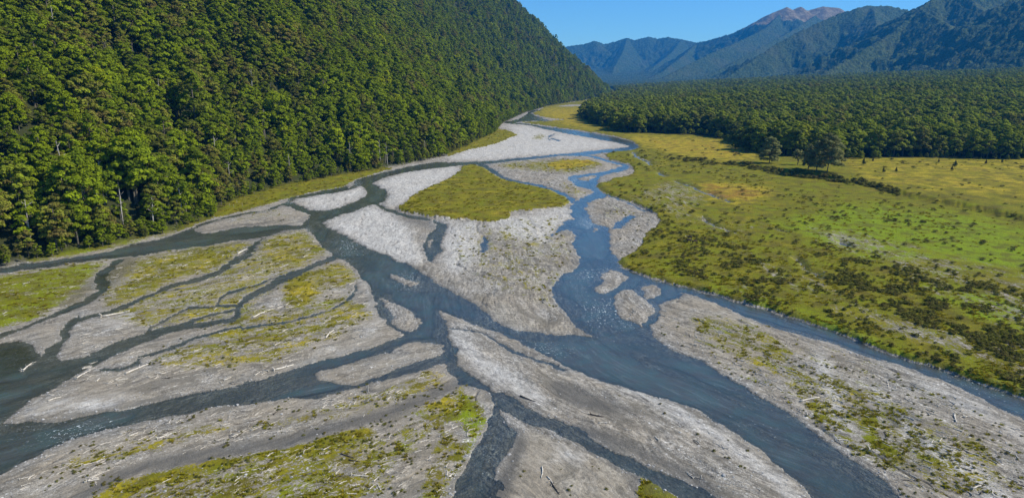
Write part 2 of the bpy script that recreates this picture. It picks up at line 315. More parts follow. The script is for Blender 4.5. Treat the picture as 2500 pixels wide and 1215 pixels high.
pale = blur(warp(mask([(1232,305),(1300,308),(1330,317),(1430,336),(1536,357),(1450,368),(1330,380),(1200,393),(1080,394),(1130,370),(1215,340),(1260,325)],
   ISLES[5], [(905,501),(793,545),(880,600),(1000,650),(1040,640),(1000,560),(960,520)], [(911,449),(1000,420),(1120,405),(1120,425),(1060,455),(985,503),(930,497),(951,478)],
   [(1080,545),(1170,548),(1170,620),(1120,680),(1080,640)], [(1190,545),(1400,510),(1402,534),(1350,570),(1345,600),(1240,580)],
   *[stroke(q) for q in ([(1194,1030,9),(1155,1105,11),(1125,1160,13),(1090,1230,15)],[(1085,905,7),(1150,955,7),(1195,1015,8)],[(0,1152,9),(130,1082,8),(220,1052,6)],[(60,1015,8),(160,995,15),(270,985,14),(330,970,5)],
   [(1100,790,10),(1130,850,16),(1190,900,22),(1260,940,18),(1330,990,10)],[(1440,905,6),(1600,985,9),(1760,1070,14),(1900,1180,16),(1960,1240,12)],[(1620,870,8),(1800,960,10),(1960,1050,10),(2130,1180,12)],[(2000,860,14),(2030,960,20),(2060,1060,14)],
   [(2150,960,12),(2220,1060,18),(2350,1150,22),(2450,1240,20)],[(2240,930,6),(2400,1010,8),(2520,1080,8)],[(250,800,10),(310,780,12),(330,760,6)],[(1240,1010,6),(1270,1030,7),(1300,1045,4)],[(1360,1105,14),(1420,1125,8)],[(890,690,6),(915,745,6),(935,790,10),(860,850,8),(700,905,6)])]), .8, 6, 91), 5)
damp = blur(warp(mask(stroke([(1150,930,10),(1110,940,12),(1050,965,12),(980,1000,13),(850,1040,13),(700,1080,14),(560,1108,14),(400,1135,14),(290,1170,14),(180,1230,12)]),
   [(1330,935),(1400,940),(1500,985),(1560,1020),(1500,1010),(1420,1000),(1350,970)], [(1420,1090),(1540,1160),(1560,1170),(1545,1230),(1530,1160)],
   [(1190,1215),(1262,1060),(1290,1075),(1250,1150),(1230,1300)], [(2150,990),(2190,1000),(2200,1040),(2180,1050),(2150,1020)],
   stroke([(1400,1040,8),(1500,1080,10),(1600,1120,10),(1700,1180,10),(1760,1230,10)]), [(560,570),(735,552),(720,560),(600,585)], [(930,520),(1010,535),(1050,540),(1050,560),(980,540)]), .8, 5, 93), 4)
sand = blur(warp(mask([(925,1230),(980,1150),(1020,1090),(1062,1050),(1078,1060),(1050,1130),(1000,1260)], [(1270,1060),(1330,1060),(1440,1110),(1530,1160),(1530,1260),(1200,1300),(1230,1150)],
   [(1610,730),(1700,728),(1800,770),(1900,815),(1850,812),(1740,780)], [(500,950),(650,900),(820,850),(990,812),(900,848),(700,905),(560,945)], [(1120,720),(1250,805),(1440,822),(1300,770),(1200,720)]), .8, 6, 95), 6)
weed = blur(warp(mask([(-200,850),(0,845),(50,838),(90,870),(70,905),(0,940),(-200,980)], [(240,668),(300,636),(350,628),(330,660),(290,690),(262,705),(236,690)], stroke([(150,752,9),(190,725,12),(225,690,10)])), .8, 4, 97), 4)

# ---- heights
n1 = fbm(GX / 9, GY / 9, 4, 101); n2 = fbm(GX / 1.6, GY / 1.6, 3, 111); n3 = fbm(GX / 30, GY / 30, 3, 121)
# direction of the old braids: fans out from far up the valley
RL = mask([(-1500,540),(440,560),(735,470),(757,526),(749,561),(811,625),(890,685),(930,770),(986,815),(1060,825),(1090,870),(1117,893),(1205,960),(1222,1010),(1150,1215),(1100,1700),(-1500,1700)])
RR = mask([(1075,757),(1300,835),(1447,830),(1560,800),(1590,790),(1620,745),(1700,716),(1744,721),(2500,980),(4000,1500),(4000,1700),(1100,1700),(1150,1215),(1222,1010),(1205,960),(1117,893),(1098,824)])
FANG = np.where(RL > .5, R(-140), np.where(RR > .5, R(-57), R(-86)))
wob = (n3 - .5) * 14
fv = GX * np.cos(FANG) + GY * np.sin(FANG) + wob; fu = -GX * np.sin(FANG) + GY * np.cos(FANG) + wob * .5
braid = fbm(fu / 4.2 + n1 * 2, fv / 15, 4, 131)
braid2 = fbm(fu / 1.5 + n1 * 2, fv / 5, 3, 137)
bench = 0.14 + 0.60 * (1 - np.exp(-d_out / 7.0)) * (0.35 + 1.1 * n3)
land = bench + (braid - .5) * .75 * sstep(.3, 5, d_out) + (braid2 - .5) * .20 * sstep(.3, 2, d_out) + (n2 - .5) * .06
rl = fbm(fu / 9 + n1 * .8, fv / 90, 2, 161); rl2 = fbm(fu / 3 + n1 * .5, fv / 34, 2, 167)
rill = (1 - sstep(.004, .016, np.abs(rl - .47))) + .7 * (1 - sstep(.004, .02, np.abs(rl2 - .5))) * sstep(.5, .6, n3)
rill = np.clip(rill, 0, 1) * sstep(.36, .56, fbm(GX / 12, GY / 12, 3, 169)) * sstep(.5, 2.5, d_out) * (DIST < 420)
land = land - rill * .16
damp = np.clip(damp + rill * .75, 0, 1)
land = np.maximum(land, 0.05 + 0.03 * np.minimum(d_out, 4))
rt = np.maximum(right, terr)
rt = rt * sstep(-.2, 1.1 + DIST * .006, d_out)
land = land * (1 - rt) + rt * (1.05 + 0.35 * n3 + (n1 - .5) * .5 + (n2 - .5) * .18)
land = land + blur(upper, 1) * rt * 2.3 * sstep(430, 480, PY + 60)
land = land - 0.22 * damp * (1 - rt)
dmax = 0.85 * (1 - SH) + 0.07 * SH
fb = fbm(fu / 6, fv / 34, 4, 141)
dep = dmax * (1 - np.exp(-d_in * (0.022 + 0.30 * sstep(.38, .66, fbm(GX / 20, GY / 26, 3, 147))) / np.maximum(dmax, .05))) * (0.12 + 1.9 * sstep(.30, .70, fb))
dep = np.maximum(dep, 0.02)
Z0 = np.where(water, -dep - 0.012, land)
GM = macro(GX, GY)
HD = hill_d(GX, GY)
Z = Z0 * np.where(GM > 3, 0, 1) * 1.0 + GM + np.where(GM > 3, 0.6, 0)
Z = np.where(GM > 3, GM + 0.6, GM + Z0)
water &= GM < 0.6

def mesh_from_grid(name, X, Y, Zc, keep=None, attrs=None, mat=None):
    ny, nx = X.shape
    co = np.stack([X, Y, Zc], -1).reshape(-1, 3).astype(np.float32)
    ii = np.arange(ny * nx).reshape(ny, nx)
    q = np.stack([ii[:-1, :-1], ii[1:, :-1], ii[1:, 1:], ii[:-1, 1:]], -1).reshape(-1, 4)
    if keep is not None:
        kq = (keep[:-1, :-1] | keep[1:, :-1] | keep[1:, 1:] | keep[:-1, 1:]).ravel()
        q = q[kq]
        used = np.zeros(ny * nx, bool); used[q.ravel()] = True
        remap = np.cumsum(used) - 1
        co = co[used]; q = remap[q]
    else: used = slice(None)
    me = bpy.data.meshes.new(name)
    me.vertices.add(len(co)); me.vertices.foreach_set('co', co.ravel())
    me.loops.add(q.size); me.loops.foreach_set('vertex_index', q.ravel().astype(np.int32))
    me.polygons.add(len(q)); me.polygons.foreach_set('loop_start', np.arange(0, q.size, 4, dtype=np.int32))
    me.polygons.foreach_set('loop_total', np.full(len(q), 4, np.int32))
    me.polygons.foreach_set('use_smooth', np.ones(len(q), bool))
    me.update()
    for k, v in (attrs or {}).items():
        if isinstance(v, tuple):
            a = me.attributes.new(k, 'FLOAT_VECTOR', 'POINT')
            a.data.foreach_set('vector', np.stack([c.ravel()[used] for c in v], -1).astype(np.float32).ravel())
        else:
            a = me.attributes.new(k, 'FLOAT', 'POINT'); a.data.foreach_set('value', v.ravel()[used].astype(np.float32))
    o = bpy.data.objects.new(name, me); col.objects.link(o)
    if mat: me.materials.append(mat)
    return o

# ------------------------------------------------------------------ materials
class NT:
    def __init__(s, name):
        s.m = bpy.data.materials.new(name); s.m.use_nodes = True; s.t = s.m.node_tree; s.t.nodes.clear()
        s.out = s.t.nodes.new('ShaderNodeOutputMaterial')
    def n(s, typ, ins=None, **kw):
        nd = s.t.nodes.new(typ)
        for k, v in kw.items(): setattr(nd, k, v)
        for k, v in (ins or {}).items():
            if hasattr(v, 'is_output'): s.t.links.new(v, nd.inputs[k])
            else: nd.inputs[k].default_value = v
        return nd
    def attr(s, name, vec=False):
        a = s.n('ShaderNodeAttribute', attribute_name=name); return a.outputs['Vector' if vec else 'Fac']
    def math(s, op, a, b=0.0, c=0.0, clamp=False):
        return s.n('ShaderNodeMath', {0: a, 1: b, 2: c}, operation=op, use_clamp=clamp).outputs[0]
    def noise(s, vec, scale, det=4, rough=.55, dist=0.0, out='Fac'):
        return s.n('ShaderNodeTexNoise', {'Vector': vec, 'Scale': scale, 'Detail': det, 'Roughness': rough, 'Distortion': dist}).outputs[out]
    def ss(s, x, a, b, lo=0.0, hi=1.0):
        return s.n('ShaderNodeMapRange', {0: x, 1: a, 2: b, 3: lo, 4: hi}, interpolation_type='SMOOTHSTEP').outputs[0]
    def mix(s, f, a, b, typ='MIX'):
        nd = s.n('ShaderNodeMix', data_type='RGBA', blend_type=typ)
        for i, v in ((0, f), (6, a), (7, b)):
            if hasattr(v, 'is_output'): s.t.links.new(v, nd.inputs[i])
            else: nd.inputs[i].default_value = v if i == 0 else (v + (1,) if len(v) == 3 else v)
        return nd.outputs[2]
    def vmul(s, v, x): return s.n('ShaderNodeVectorMath', {0: v, 1: x}, operation='MULTIPLY').outputs[0]
    def link(s, a, b): s.t.links.new(a, b)

def mat_ground():
    t = NT('ground_mat')
    pos = t.n('ShaderNodeNewGeometry').outputs['Position']
    flow = t.attr('flow', True)
    g = t.attr('grass'); tn = t.attr('tone'); pl = t.attr('pale'); dm = t.attr('damp'); sd = t.attr('sand'); wt = t.attr('wet'); tan_ = t.attr('tan'); wd = t.attr('weed'); fo = t.attr('forest')
    big = t.noise(pos, .045, 4, .6); mid = t.noise(pos, .35, 5, .62); fine = t.noise(pos, 1.9, 5, .72); peb = t.noise(pos, 5.5, 3, .8)
    st1 = t.noise(t.vmul(flow, (.26, .05, 1)), 1, 5, .6, 1.4); st2 = t.noise(t.vmul(flow, (1.3, .30, 1)), 1, 4, .65, 1.0)
    # gravel and silt
    a = t.math('ADD', t.math('MULTIPLY', st1, .85), t.math('MULTIPLY', st2, .45)); a = t.math('ADD', a, t.math('MULTIPLY', mid, .35))
    silt = t.ss(a, .70, .92)                        # 1 = smooth silt
    silt = t.math('MAXIMUM', silt, sd)
    cob = t.mix(t.ss(peb, .36, .66), (.115, .108, .095), (.455, .43, .385))
    cob = t.mix(t.ss(fine, .56, .72), cob, (.62, .60, .54))
    cob = t.mix(t.ss(fine, .46, .30), cob, (.12, .115, .11))
    sil = t.mix(t.ss(mid, .3, .7), (.155, .14, .115), (.255, .232, .19))
    sil = t.mix(t.ss(fine, .60, .74), sil, (.10, .09, .072))
    grav = t.mix(t.math('MULTIPLY', silt, .8), cob, sil)
    vs = t.n('ShaderNodeTexVoronoi', {'Vector': pos, 'Scale': 1.15, 'Randomness': 1.0}); vr = t.n('ShaderNodeSeparateColor', {0: vs.outputs['Color']})
    nosand = t.math('SUBTRACT', 1.0, t.math('MULTIPLY', t.math('MAXIMUM', sd, silt), .75))
    spot = t.math('MULTIPLY', t.ss(vs.outputs['Distance'], .34, .22), nosand)
    grav = t.mix(t.math('MULTIPLY', spot, t.ss(vr.outputs[0], .72, .76)), grav, (.66, .65, .61))
    grav = t.mix(t.math('MULTIPLY', spot, t.ss(vr.outputs[1], .74, .78)), grav, (.055, .052, .045))
    v2 = t.n('ShaderNodeTexVoronoi', {'Vector': pos, 'Scale': 2.6, 'Randomness': 1.0}); vq = t.n('ShaderNodeSeparateColor', {0: v2.outputs['Color']})
    grav = t.mix(t.math('MULTIPLY', t.math('MULTIPLY', t.ss(v2.outputs['Distance'], .5, .2), t.ss(vq.outputs[0], .55, .9)), .55), grav, (.60, .59, .55))
    grav = t.mix(t.math('MULTIPLY', t.ss(sd, .35, .75), .85), grav, t.mix(t.ss(st2, .4, .6), (.25, .228, .185), (.32, .29, .24)))
    warm = t.ss(big, .40, .60)
    grav = t.mix(t.math('MULTIPLY', warm, .45), grav, (.245, .205, .15))
    grav = t.mix(t.math('MULTIPLY', pl, .46), grav, (.60, .585, .55))
    grav = t.mix(t.math('MULTIPLY', t.math('MULTIPLY', pl, t.ss(st2, .54, .68)), .55), grav, (.24, .235, .225))
    grav = t.mix(t.math('MULTIPLY', t.ss(st2, .57, .66), .45), grav, (.10, .10, .10))
    cA = t.noise(t.vmul(flow, (.55, .15, 1)), 1, 6, .70, 1.6); cB = t.noise(pos, .8, 5, .8)
    ctr = t.math('ADD', t.math('MULTIPLY', t.ss(cA, .34, .66), .75), t.math('MULTIPLY', t.ss(cB, .36, .64), .60)); ctr = t.math('ADD', ctr, .34)
    ctr = t.math('ADD', t.math('MULTIPLY', t.math('SUBTRACT', ctr, 1.0), t.math('SUBTRACT', 1.0, t.math('MULTIPLY', pl, .35))), 1.0)
    cmb = t.n('ShaderNodeCombineColor', {0: ctr, 1: ctr, 2: ctr}).outputs[0]
    grav = t.mix(1.0, grav, cmb, 'MULTIPLY')
    tf = t.math('ADD', t.math('MULTIPLY', tan_, .40), .10)
    grav = t.mix(t.math('MULTIPLY', tf, t.ss(t.noise(pos, .13, 5, .65), .36, .56)), grav, (.275, .235, .175))
    ds = t.ss(t.noise(t.vmul(flow, (.11, .035, 1)), 1, 6, .62, 1.8), .53, .61)
    grav = t.mix(t.math('MULTIPLY', t.math('MULTIPLY', ds, t.math('SUBTRACT', 1.0, pl)), .62), grav, (.135, .122, .098))
    grav = t.mix(t.math('MULTIPLY', dm, .85), grav, (.105, .10, .09))
    grav = t.mix(t.math('MULTIPLY', wt, .45), grav, (.095, .098, .092))
    grav = t.mix(t.math('MULTIPLY', wd, t.ss(fine, .3, .6)), grav, (.085, .075, .025))
    # grass, breaking up where the cover is thin
    thr = t.math('ADD', t.math('MULTIPLY', mid, .42), t.math('MULTIPLY', fine, .58))
    thr = t.math('ADD', thr, t.math('MULTIPLY', t.math('SUBTRACT', st1, .5), .5))
    thr = t.math('ADD', t.math('MULTIPLY', t.math('SUBTRACT', thr, .5), 2.3), .47)
    gf = t.math('SUBTRACT', t.math('MULTIPLY', g, 1.05), thr)
    gfac = t.ss(gf, -.10, .10)
    gfac = t.math('MULTIPLY', gfac, t.ss(g, .02, .15))
    tn2 = t.math('ADD', tn, t.math('MULTIPLY', t.math('SUBTRACT', t.noise(pos, .09, 5, .68), .5), 1.35), clamp=True)
    cr = t.n('ShaderNodeValToRGB', {0: tn2})
    e = cr.color_ramp.elements; e[0].position = 0; e[0].color = (.185, .255, .010, 1); e[1].position = 1; e[1].color = (.27, .150, .028, 1)
    for p, c in ((.2, (.19, .215, .008, 1)), (.4, (.155, .150, .010, 1)), (.62, (.235, .20, .014, 1)), (.8, (.41, .315, .024, 1))):
        x = e.new(p); x.color = c
    gc = cr.outputs[0]
    gc = t.mix(t.math('MULTIPLY', t.ss(fine, .44, .66), .75), gc, (.075, .080, .010))
    gc = t.mix(t.math('MULTIPLY', t.ss(t.noise(pos, .12, 5, .7), .46, .62), .65), gc, (.085, .068, .018))
    gc = t.mix(t.math('MULTIPLY', t.ss(mid, .52, .70), .5), gc, (.085, .075, .022))
    gc = t.mix(t.math('MULTIPLY', t.ss(peb, .62, .75), .35), gc, (.30, .29, .10))
    c = t.mix(gfac, grav, gc)
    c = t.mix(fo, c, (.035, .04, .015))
    bmp = t.math('ADD', t.math('MULTIPLY', fine, .6), t.math('MULTIPLY', peb, .25)); bmp = t.math('ADD', bmp, t.math('MULTIPLY', st2, .25))
    b = t.n('ShaderNodeBump', {'Strength': .9, 'Distance': .45, 'Height': bmp})
    rg = t.math('SUBTRACT', .95, t.math('MULTIPLY', wt, .55))
    p = t.n('ShaderNodeBsdfPrincipled', {'Base Color': c, 'Roughness': rg, 'Normal': b.outputs[0], 'Specular IOR Level': t.math('ADD', .06, t.math('MULTIPLY', wt, .3))})
    t.link(p.outputs[0], t.out.inputs[0]); return t.m

def mat_water():
    t = NT('river_water')
    pos = t.n('ShaderNodeNewGeometry').outputs['Position']; flow = t.attr('flow', True); d = t.attr('depth')
    w1 = t.noise(t.vmul(flow, (1.1, .5, 1)), 1, 4, .62, .4); w2 = t.noise(pos, 2.4, 4, .65); w3 = t.noise(pos, .22, 3, .5)
    hgt = t.math('ADD', t.math('MULTIPLY', w1, .7), t.math('MULTIPLY', w2, .35))
    b = t.n('ShaderNodeBump', {'Strength': .55, 'Distance': .22, 'Height': hgt})
    al = t.math('SUBTRACT', 1.0, t.math('POWER', 2.718, t.math('MULTIPLY', d, -2.6)))
    al = t.math('MULTIPLY', al, .93)
    deepc = t.mix(t.ss(w3, .35, .65), (.056, .084, .080), (.062, .070, .066))
    lines = t.noise(t.vmul(flow, (.9, .10, 1)), 1, 5, .65, .8)
    deepc = t.mix(t.math('MULTIPLY', t.ss(lines, .48, .70), .6), deepc, (.12, .145, .145))
    dif = t.n('ShaderNodeBsdfDiffuse', {'Color': deepc, 'Normal': b.outputs[0]})
    tr = t.n('ShaderNodeBsdfTransparent', {'Color': (.80, .86, .86, 1)})
    body = t.n('ShaderNodeMixShader', {0: al, 1: tr.outputs[0], 2: dif.outputs[0]})
    gl = t.n('ShaderNodeBsdfGlossy', {'Color': (1, 1, 1, 1), 'Roughness': .12, 'Normal': b.outputs[0]})
    fr = t.n('ShaderNodeFresnel', {'IOR': 1.33, 'Normal': b.outputs[0]})
    m1 = t.n('ShaderNodeMixShader', {0: fr.outputs[0], 1: body.outputs[0], 2: gl.outputs[0]})
    # broken white water where the stream runs over stones
    f1 = t.noise(t.vmul(flow, (1.6, 1.0, 1)), 1, 5, .8, .7); f2 = t.noise(pos, .05, 3, .6)
    rif = t.attr('riffle')
    f = t.ss(t.math('ADD', f1, t.math('MULTIPLY', rif, .22)), .63, .70); 
    f = t.math('MULTIPLY', f, t.ss(t.math('ADD', f2, rif), .50, .72))
    foam = t.n('ShaderNodeBsdfDiffuse', {'Color': (.72, .78, .78, 1)})
    m2 = t.n('ShaderNodeMixShader', {0: t.math('MULTIPLY', f, .85), 1: m1.outputs[0], 2: foam.outputs[0]})
    t.link(m2.outputs[0], t.out.inputs[0]); return t.m

def mat_leaf(name, cols, trans=.28):
    t = NT(name)
    oi = t.n('ShaderNodeObjectInfo'); pos = t.n('ShaderNodeNewGeometry').outputs['Position']
    cl = t.attr('clump')
    pn = t.noise(pos, .012, 3, .6)
    f = t.math('ADD', t.math('MULTIPLY', oi.outputs['Random'], .80), t.math('MULTIPLY', t.math('SUBTRACT', pn, .5), 1.5), clamp=True)
    cr = t.n('ShaderNodeValToRGB', {0: f}); e = cr.color_ramp.elements
    e[0].position = 0; e[0].color = cols[0] + (1,); e[1].position = 1; e[1].color = cols[-1] + (1,)
    for i, c in enumerate(cols[1:-1]):
        x = e.new((i + 1) / (len(cols) - 1)); x.color = c + (1,)
    c = t.mix(t.math('MULTIPLY', cl, .65), cr.outputs[0], tuple(min(1, v * 2.0) for v in cols[2]))
    dif = t.n('ShaderNodeBsdfDiffuse', {'Color': c}); tl = t.n('ShaderNodeBsdfTranslucent', {'Color': c})
    mx = t.n('ShaderNodeMixShader', {0: trans, 1: dif.outputs[0], 2: tl.outputs[0]})
    t.link(mx.outputs[0], t.out.inputs[0]); return t.m
def mat_plain(name, c1, c2, sc=3.0, rough=.85, stretch=None):
    t = NT(name)
    tc = t.n('ShaderNodeTexCoord').outputs['Object']
    if stretch: tc = t.vmul(tc, stretch)
    nz = t.noise(tc, sc, 4, .65)
    oi = t.n('ShaderNodeObjectInfo').outputs['Random']
    f = t.math('ADD', t.ss(nz, .35, .65), t.math('MULTIPLY', t.math('SUBTRACT', oi, .5), .5), clamp=True)
    c = t.mix(f, c1, c2)
    b = t.n('ShaderNodeBump', {'Strength': .4, 'Distance': .05, 'Height': nz})
    p = t.n('ShaderNodeBsdfPrincipled', {'Base Color': c, 'Roughness': rough, 'Specular IOR Level': .2, 'Normal': b.outputs[0]})
    t.link(p.outputs[0], t.out.inputs[0]); return t.m
def mat_mountain():
    t = NT('mountain_forest')
    pos = t.n('ShaderNodeNewGeometry').outputs['Position']; rk = t.attr('rock')
    n = t.noise(pos, .06, 3, .75); m = t.noise(pos, .004, 5, .6); k = t.noise(pos, .02, 4, .65)
    c = t.mix(t.ss(n, .35, .68), (.014, .030, .012), (.066, .092, .028))
    c = t.mix(t.math('MULTIPLY', t.ss(m, .45, .7), .5), c, (.075, .080, .035))
    rc = t.mix(t.ss(k, .4, .65), (.15, .105, .040), (.25, .20, .11))
    c = t.mix(t.ss(t.math('ADD', rk, t.math('MULTIPLY', t.math('SUBTRACT', k, .5), .8)), .4, .6), c, rc)
    b = t.n('ShaderNodeBump', {'Strength': 1.0, 'Distance': 14.0, 'Height': n})
    p = t.n('ShaderNodeBsdfPrincipled', {'Base Color': c, 'Roughness': .95, 'Specular IOR Level': .1, 'Normal': b.outputs[0]})
    t.link(p.outputs[0], t.out.inputs[0]); return t.m

M_ground = mat_ground(); M_water = mat_water(); M_mount = mat_mountain()
M_leafL = mat_leaf('beech_leaves_hillside', [(.185, .145, .045), (.055, .085, .012), (.185, .230, .010), (.095, .140, .012), (.40, .41, .012)], .38)  # leaf tints of the left hillside trees, greener than the right forest
M_leafR = mat_leaf('beech_leaves_dark', [(.21, .19, .050), (.10, .13, .022), (.20, .23, .020), (.145, .18, .024), (.32, .32, .026)], .38)
M_lonel = mat_leaf('lone_beech_leaves', [(.17, .165, .065), (.13, .14, .05), (.20, .20, .07), (.15, .16, .055), (.24, .23, .08)], .3)
M_bush = mat_leaf('shrub_leaves', [(.080, .060, .025), (.060, .065, .018), (.105, .105, .022), (.070, .052, .022), (.13, .11, .03)], .2)
M_tuft = mat_leaf('grass_tuft_blades', [(.18, .19, .010), (.25, .24, .014), (.15, .12, .014), (.30, .25, .02), (.13, .17, .010)], .4)
M_bark = mat_plain('beech_bark', (.16, .14, .11), (.05, .045, .035), 2.0)
M_dead = mat_plain('bleached_dead_wood', (.46, .43, .38), (.24, .21, .18), 2.0)
M_drift = mat_plain('driftwood_pale', (.64, .59, .51), (.42, .37, .30), 4.0, stretch=(6, 6, 1))
M_driftd = mat_plain('driftwood_dark', (.11, .09, .075), (.04, .035, .03), 4.0, stretch=(6, 6, 1))
M_stone = mat_plain('river_boulder', (.42, .41, .39), (.18, .175, .17), 3.0)
M_cow = mat_plain('black_cattle_hide', (.012, .011, .010), (.03, .022, .018), 3.0, .6)
M_cowb = mat_plain('brown_cattle_hide', (.06, .030, .018), (.03, .016, .010), 3.0, .6)
M_white = mat_plain('white_hide', (.65, .60, .55), (.75, .72, .68), 3.0, .6)
M_post = mat_plain('weathered_post', (.40, .36, .30), (.25, .22, .18), 3.0)

def tag(o, label=None, cat=None, group=None, kind=None):
    if label: o['label'] = label
    if cat: o['category'] = cat
    if group: o['group'] = group
    if kind: o['kind'] = kind
    return o

# ------------------------------------------------------------------ ground and river
wetz = np.where(water, .25 + .75 * sstep(0, .30, dep), np.maximum(np.clip(1 - d_out / (0.9 + DIST * .003), 0, 1) * .8, np.clip(1 - d_out / (2.6 + DIST * .006), 0, 1) * .75 * sstep(.42, .62, n1)))
tanm = blur(np.clip(RL + mask([(1240,1030),(1560,1180),(1560,1300),(1180,1300)], [(1600,750),(1760,745),(2000,860),(1850,900),(1640,830)]), 0, 1), 6)
gattr = dict(tan=tanm, grass=np.clip(grass, 0, 1) * np.where(water, 0, 1), tone=tone, pale=pale * sstep(0, 1.5, d_out), damp=damp, sand=sand, wet=wetz, weed=weed,
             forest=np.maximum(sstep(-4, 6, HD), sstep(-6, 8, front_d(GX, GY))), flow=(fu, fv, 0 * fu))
og = mesh_from_grid('ground', GX, GY, Z, None, gattr, M_ground); tag(og, kind='structure')
rif = np.zeros((NY, NX), np.float32)
for x, y, rx, ry, s in ((850,600,60,40,.3),(1000,690,50,30,.35),(1440,545,40,20,.4),(1400,440,20,12,.35),(1500,760,120,60,.28),(1300,850,110,30,.25),(200,1060,160,40,.3),(1450,670,60,20,.3),
                        (870,450,20,12,.4),(700,490,20,10,.4),(750,560,20,10,.4),(1330,290,30,6,.4),(1900,1000,300,90,.08),(1480,395,50,8,.3),(2300,940,200,60,.15)):
    rif = np.maximum(rif, s * np.exp(-((PX - x) / rx) ** 2 - ((PY - y) / ry) ** 2))
near = (d_out < 1.2 + DIST * .01) & (GM < .6)
wdep = np.where(water, dep, 0.0)
ow = mesh_from_grid('river', GX, GY, GM * 0 + (fbm(GX / 2.2, GY / 2.2, 2, 151) - .5) * .04, near, dict(depth=wdep, flow=(fu, fv, 0 * fu), riffle=rif), M_water)
tag(ow, kind='structure')

# ------------------------------------------------------------------ mountains
def ridge(pts): return [raypt(x, y, Y) for x, y, Y in pts]
RIDGES = [
 (ridge([(1180,150,11500),(1300,128,11300),(1375,117,11000),(1400,112,11000),(1422,110,11000),(1452,101,11000),(1475,109,11000),(1502,103,11000),(1532,93,11000),(1548,99,10900),(1583,91,10900),(1605,96,10900),(1630,92,10800),(1665,97,10700),(1700,105,10600),(1740,99,10500),(1850,80,10500)]), .62, 0),
 (ridge([(1532,93,11000),(1520,130,10200),(1500,165,9300),(1490,205,8300)]), .62, 0),
 (ridge([(1665,97,10700),(1640,130,10000),(1590,170,9000),(1540,205,8000)]), .62, 0),
 (ridge([(1700,108,9300),(1740,97,9000),(1790,82,8800),(1830,62,8700),(1862,44,8600),(1885,33,8500),(1905,26,8500),(1920,19,8500),(1936,25,8500),(1955,18,8500),(1968,29,8500),(1985,24,8500),(2010,17,8500),(2030,20,8500),(2048,21,8500),(2062,33,8400),(2130,45,8300),(2250,60,8200)]), .62, 1),
 (ridge([(1912,30,8500),(1870,70,8000),(1800,105,7500),(1730,135,7000),(1660,170,6500),(1600,204,6000)]), .60, .3),
 (ridge([(1700,108,9300),(1665,140,8500),(1620,175,7700),(1570,207,7000)]), .6, 0),
 (ridge([(1990,40,8300),(1930,80,7400),(1860,115,6700),(1780,160,6100),(1700,203,5600)]), .62, .2),
 (ridge([(1760,206,4700),(1800,175,4900),(1850,140,5100),(1900,108,5300),(1950,80,5400),(2000,56,5500),(2050,35,5600),(2090,22,5600),(2130,15,5700),(2165,17,5700),(2200,24,5700),(2240,28,5700),(2300,20,5600),(2400,0,5500),(2600,-20,5500)]), .6, .12),
 (ridge([(2130,15,5700),(2140,60,5100),(2120,110,4600),(2080,160,4200)]), .6, 0),
 (ridge([(2230,30,5700),(2210,80,5000),(2200,130,4400)]), .6, 0),
 (ridge([(2010,186,3400),(2060,155,3600),(2120,120,3800),(2180,82,3950),(2230,38,4100),(2270,5,4200),(2300,-14,4300),(2360,-45,4400),(2450,-70,4500),(2600,-90,4500)]), .62, .12),
 (ridge([(2250,28,4100),(2310,60,3700),(2350,110,3300),(2370,165,2950)]), .6, 0),
 (ridge([(2330,-30,4300),(2400,30,3900),(2430,90,3600)]), .6, 0),
 (ridge([(2410,160,2800),(2440,110,2950),(2475,60,3050),(2520,10,3150),(2650,-80,3300),(2900,-160,3500)]), .62, 0),
 (ridge([(2520,10,3150),(2540,80,2800),(2560,150,2500)]), .62, 0),
]
mpx = np.arange(1150, 2900, 1.9); mY = np.concatenate([np.arange(2300, 5000, 11.0), np.arange(5000, 12500, 17.0)])
MPX, MY = np.meshgrid(mpx, mY); MX = (MPX - CX) / F * MY * 1.004
wx = (fbm(MX / 420, MY / 420, 4, 201) - .5) * 330 + (fbm(MX / 130, MY / 130, 3, 203) - .5) * 110; wy = (fbm(MX / 420, MY / 420, 4, 211) - .5) * 330 + (fbm(MX / 130, MY / 130, 3, 213) - .5) * 110
near_w = sstep(0, 1, 0 * MX)
MZ = np.full(MX.shape, -200.0); rock = np.zeros(MX.shape)
gul = .6 * (1 - np.abs(fbm(MX / 300, MY / 300, 4, 221) * 2 - 1)) + .4 * (1 - np.abs(fbm(MX / 110, MY / 110, 3, 223) * 2 - 1))
for pts, k, rkv in RIDGES:
    for (ax, ay, az), (bx, by, bz) in zip(pts[:-1], pts[1:]):
        dx, dy = bx - ax, by - ay; L2 = dx * dx + dy * dy
        def dd(X, Y):
            t = np.clip(((X - ax) * dx + (Y - ay) * dy) / L2, 0, 1)
            return t, np.hypot(X - ax - t * dx, Y - ay - t * dy)
        t0, d0 = dd(MX, MY); w = sstep(20, 400, d0)
        t, d = dd(MX + wx * w, MY + wy * w)
        z = az + t * (bz - az)
        d = d * w + d0 * (1 - w)
        zz = z - k * d - (gul - .62) * np.minimum(d, 420) * np.where(ay < 4600, .26, .36)
        up = zz > MZ
        rock = np.where(up, rkv * sstep(420, 60, d0 * .9) * sstep(560, 720, zz), rock); MZ = np.maximum(MZ, zz)
MB = macro(MX, MY)
MZ = np.maximum(MZ, MB - 30) + 0
k = 12.0
MZ = np.log(np.exp(np.clip((MZ - MB) / 25, -20, 40)) + 1) * 25 + MB
tex = fbm(MX / 16, MY / 16, 2, 231, .7)
MZ = MZ + (tex - .5) * 22 * (1 - sstep(.3, .7, rock)) + (1 - np.abs(fbm(MX / 60, MY / 60, 3, 241) * 2 - 1)) * 8 + np.where(MB < 3, 0, 0)
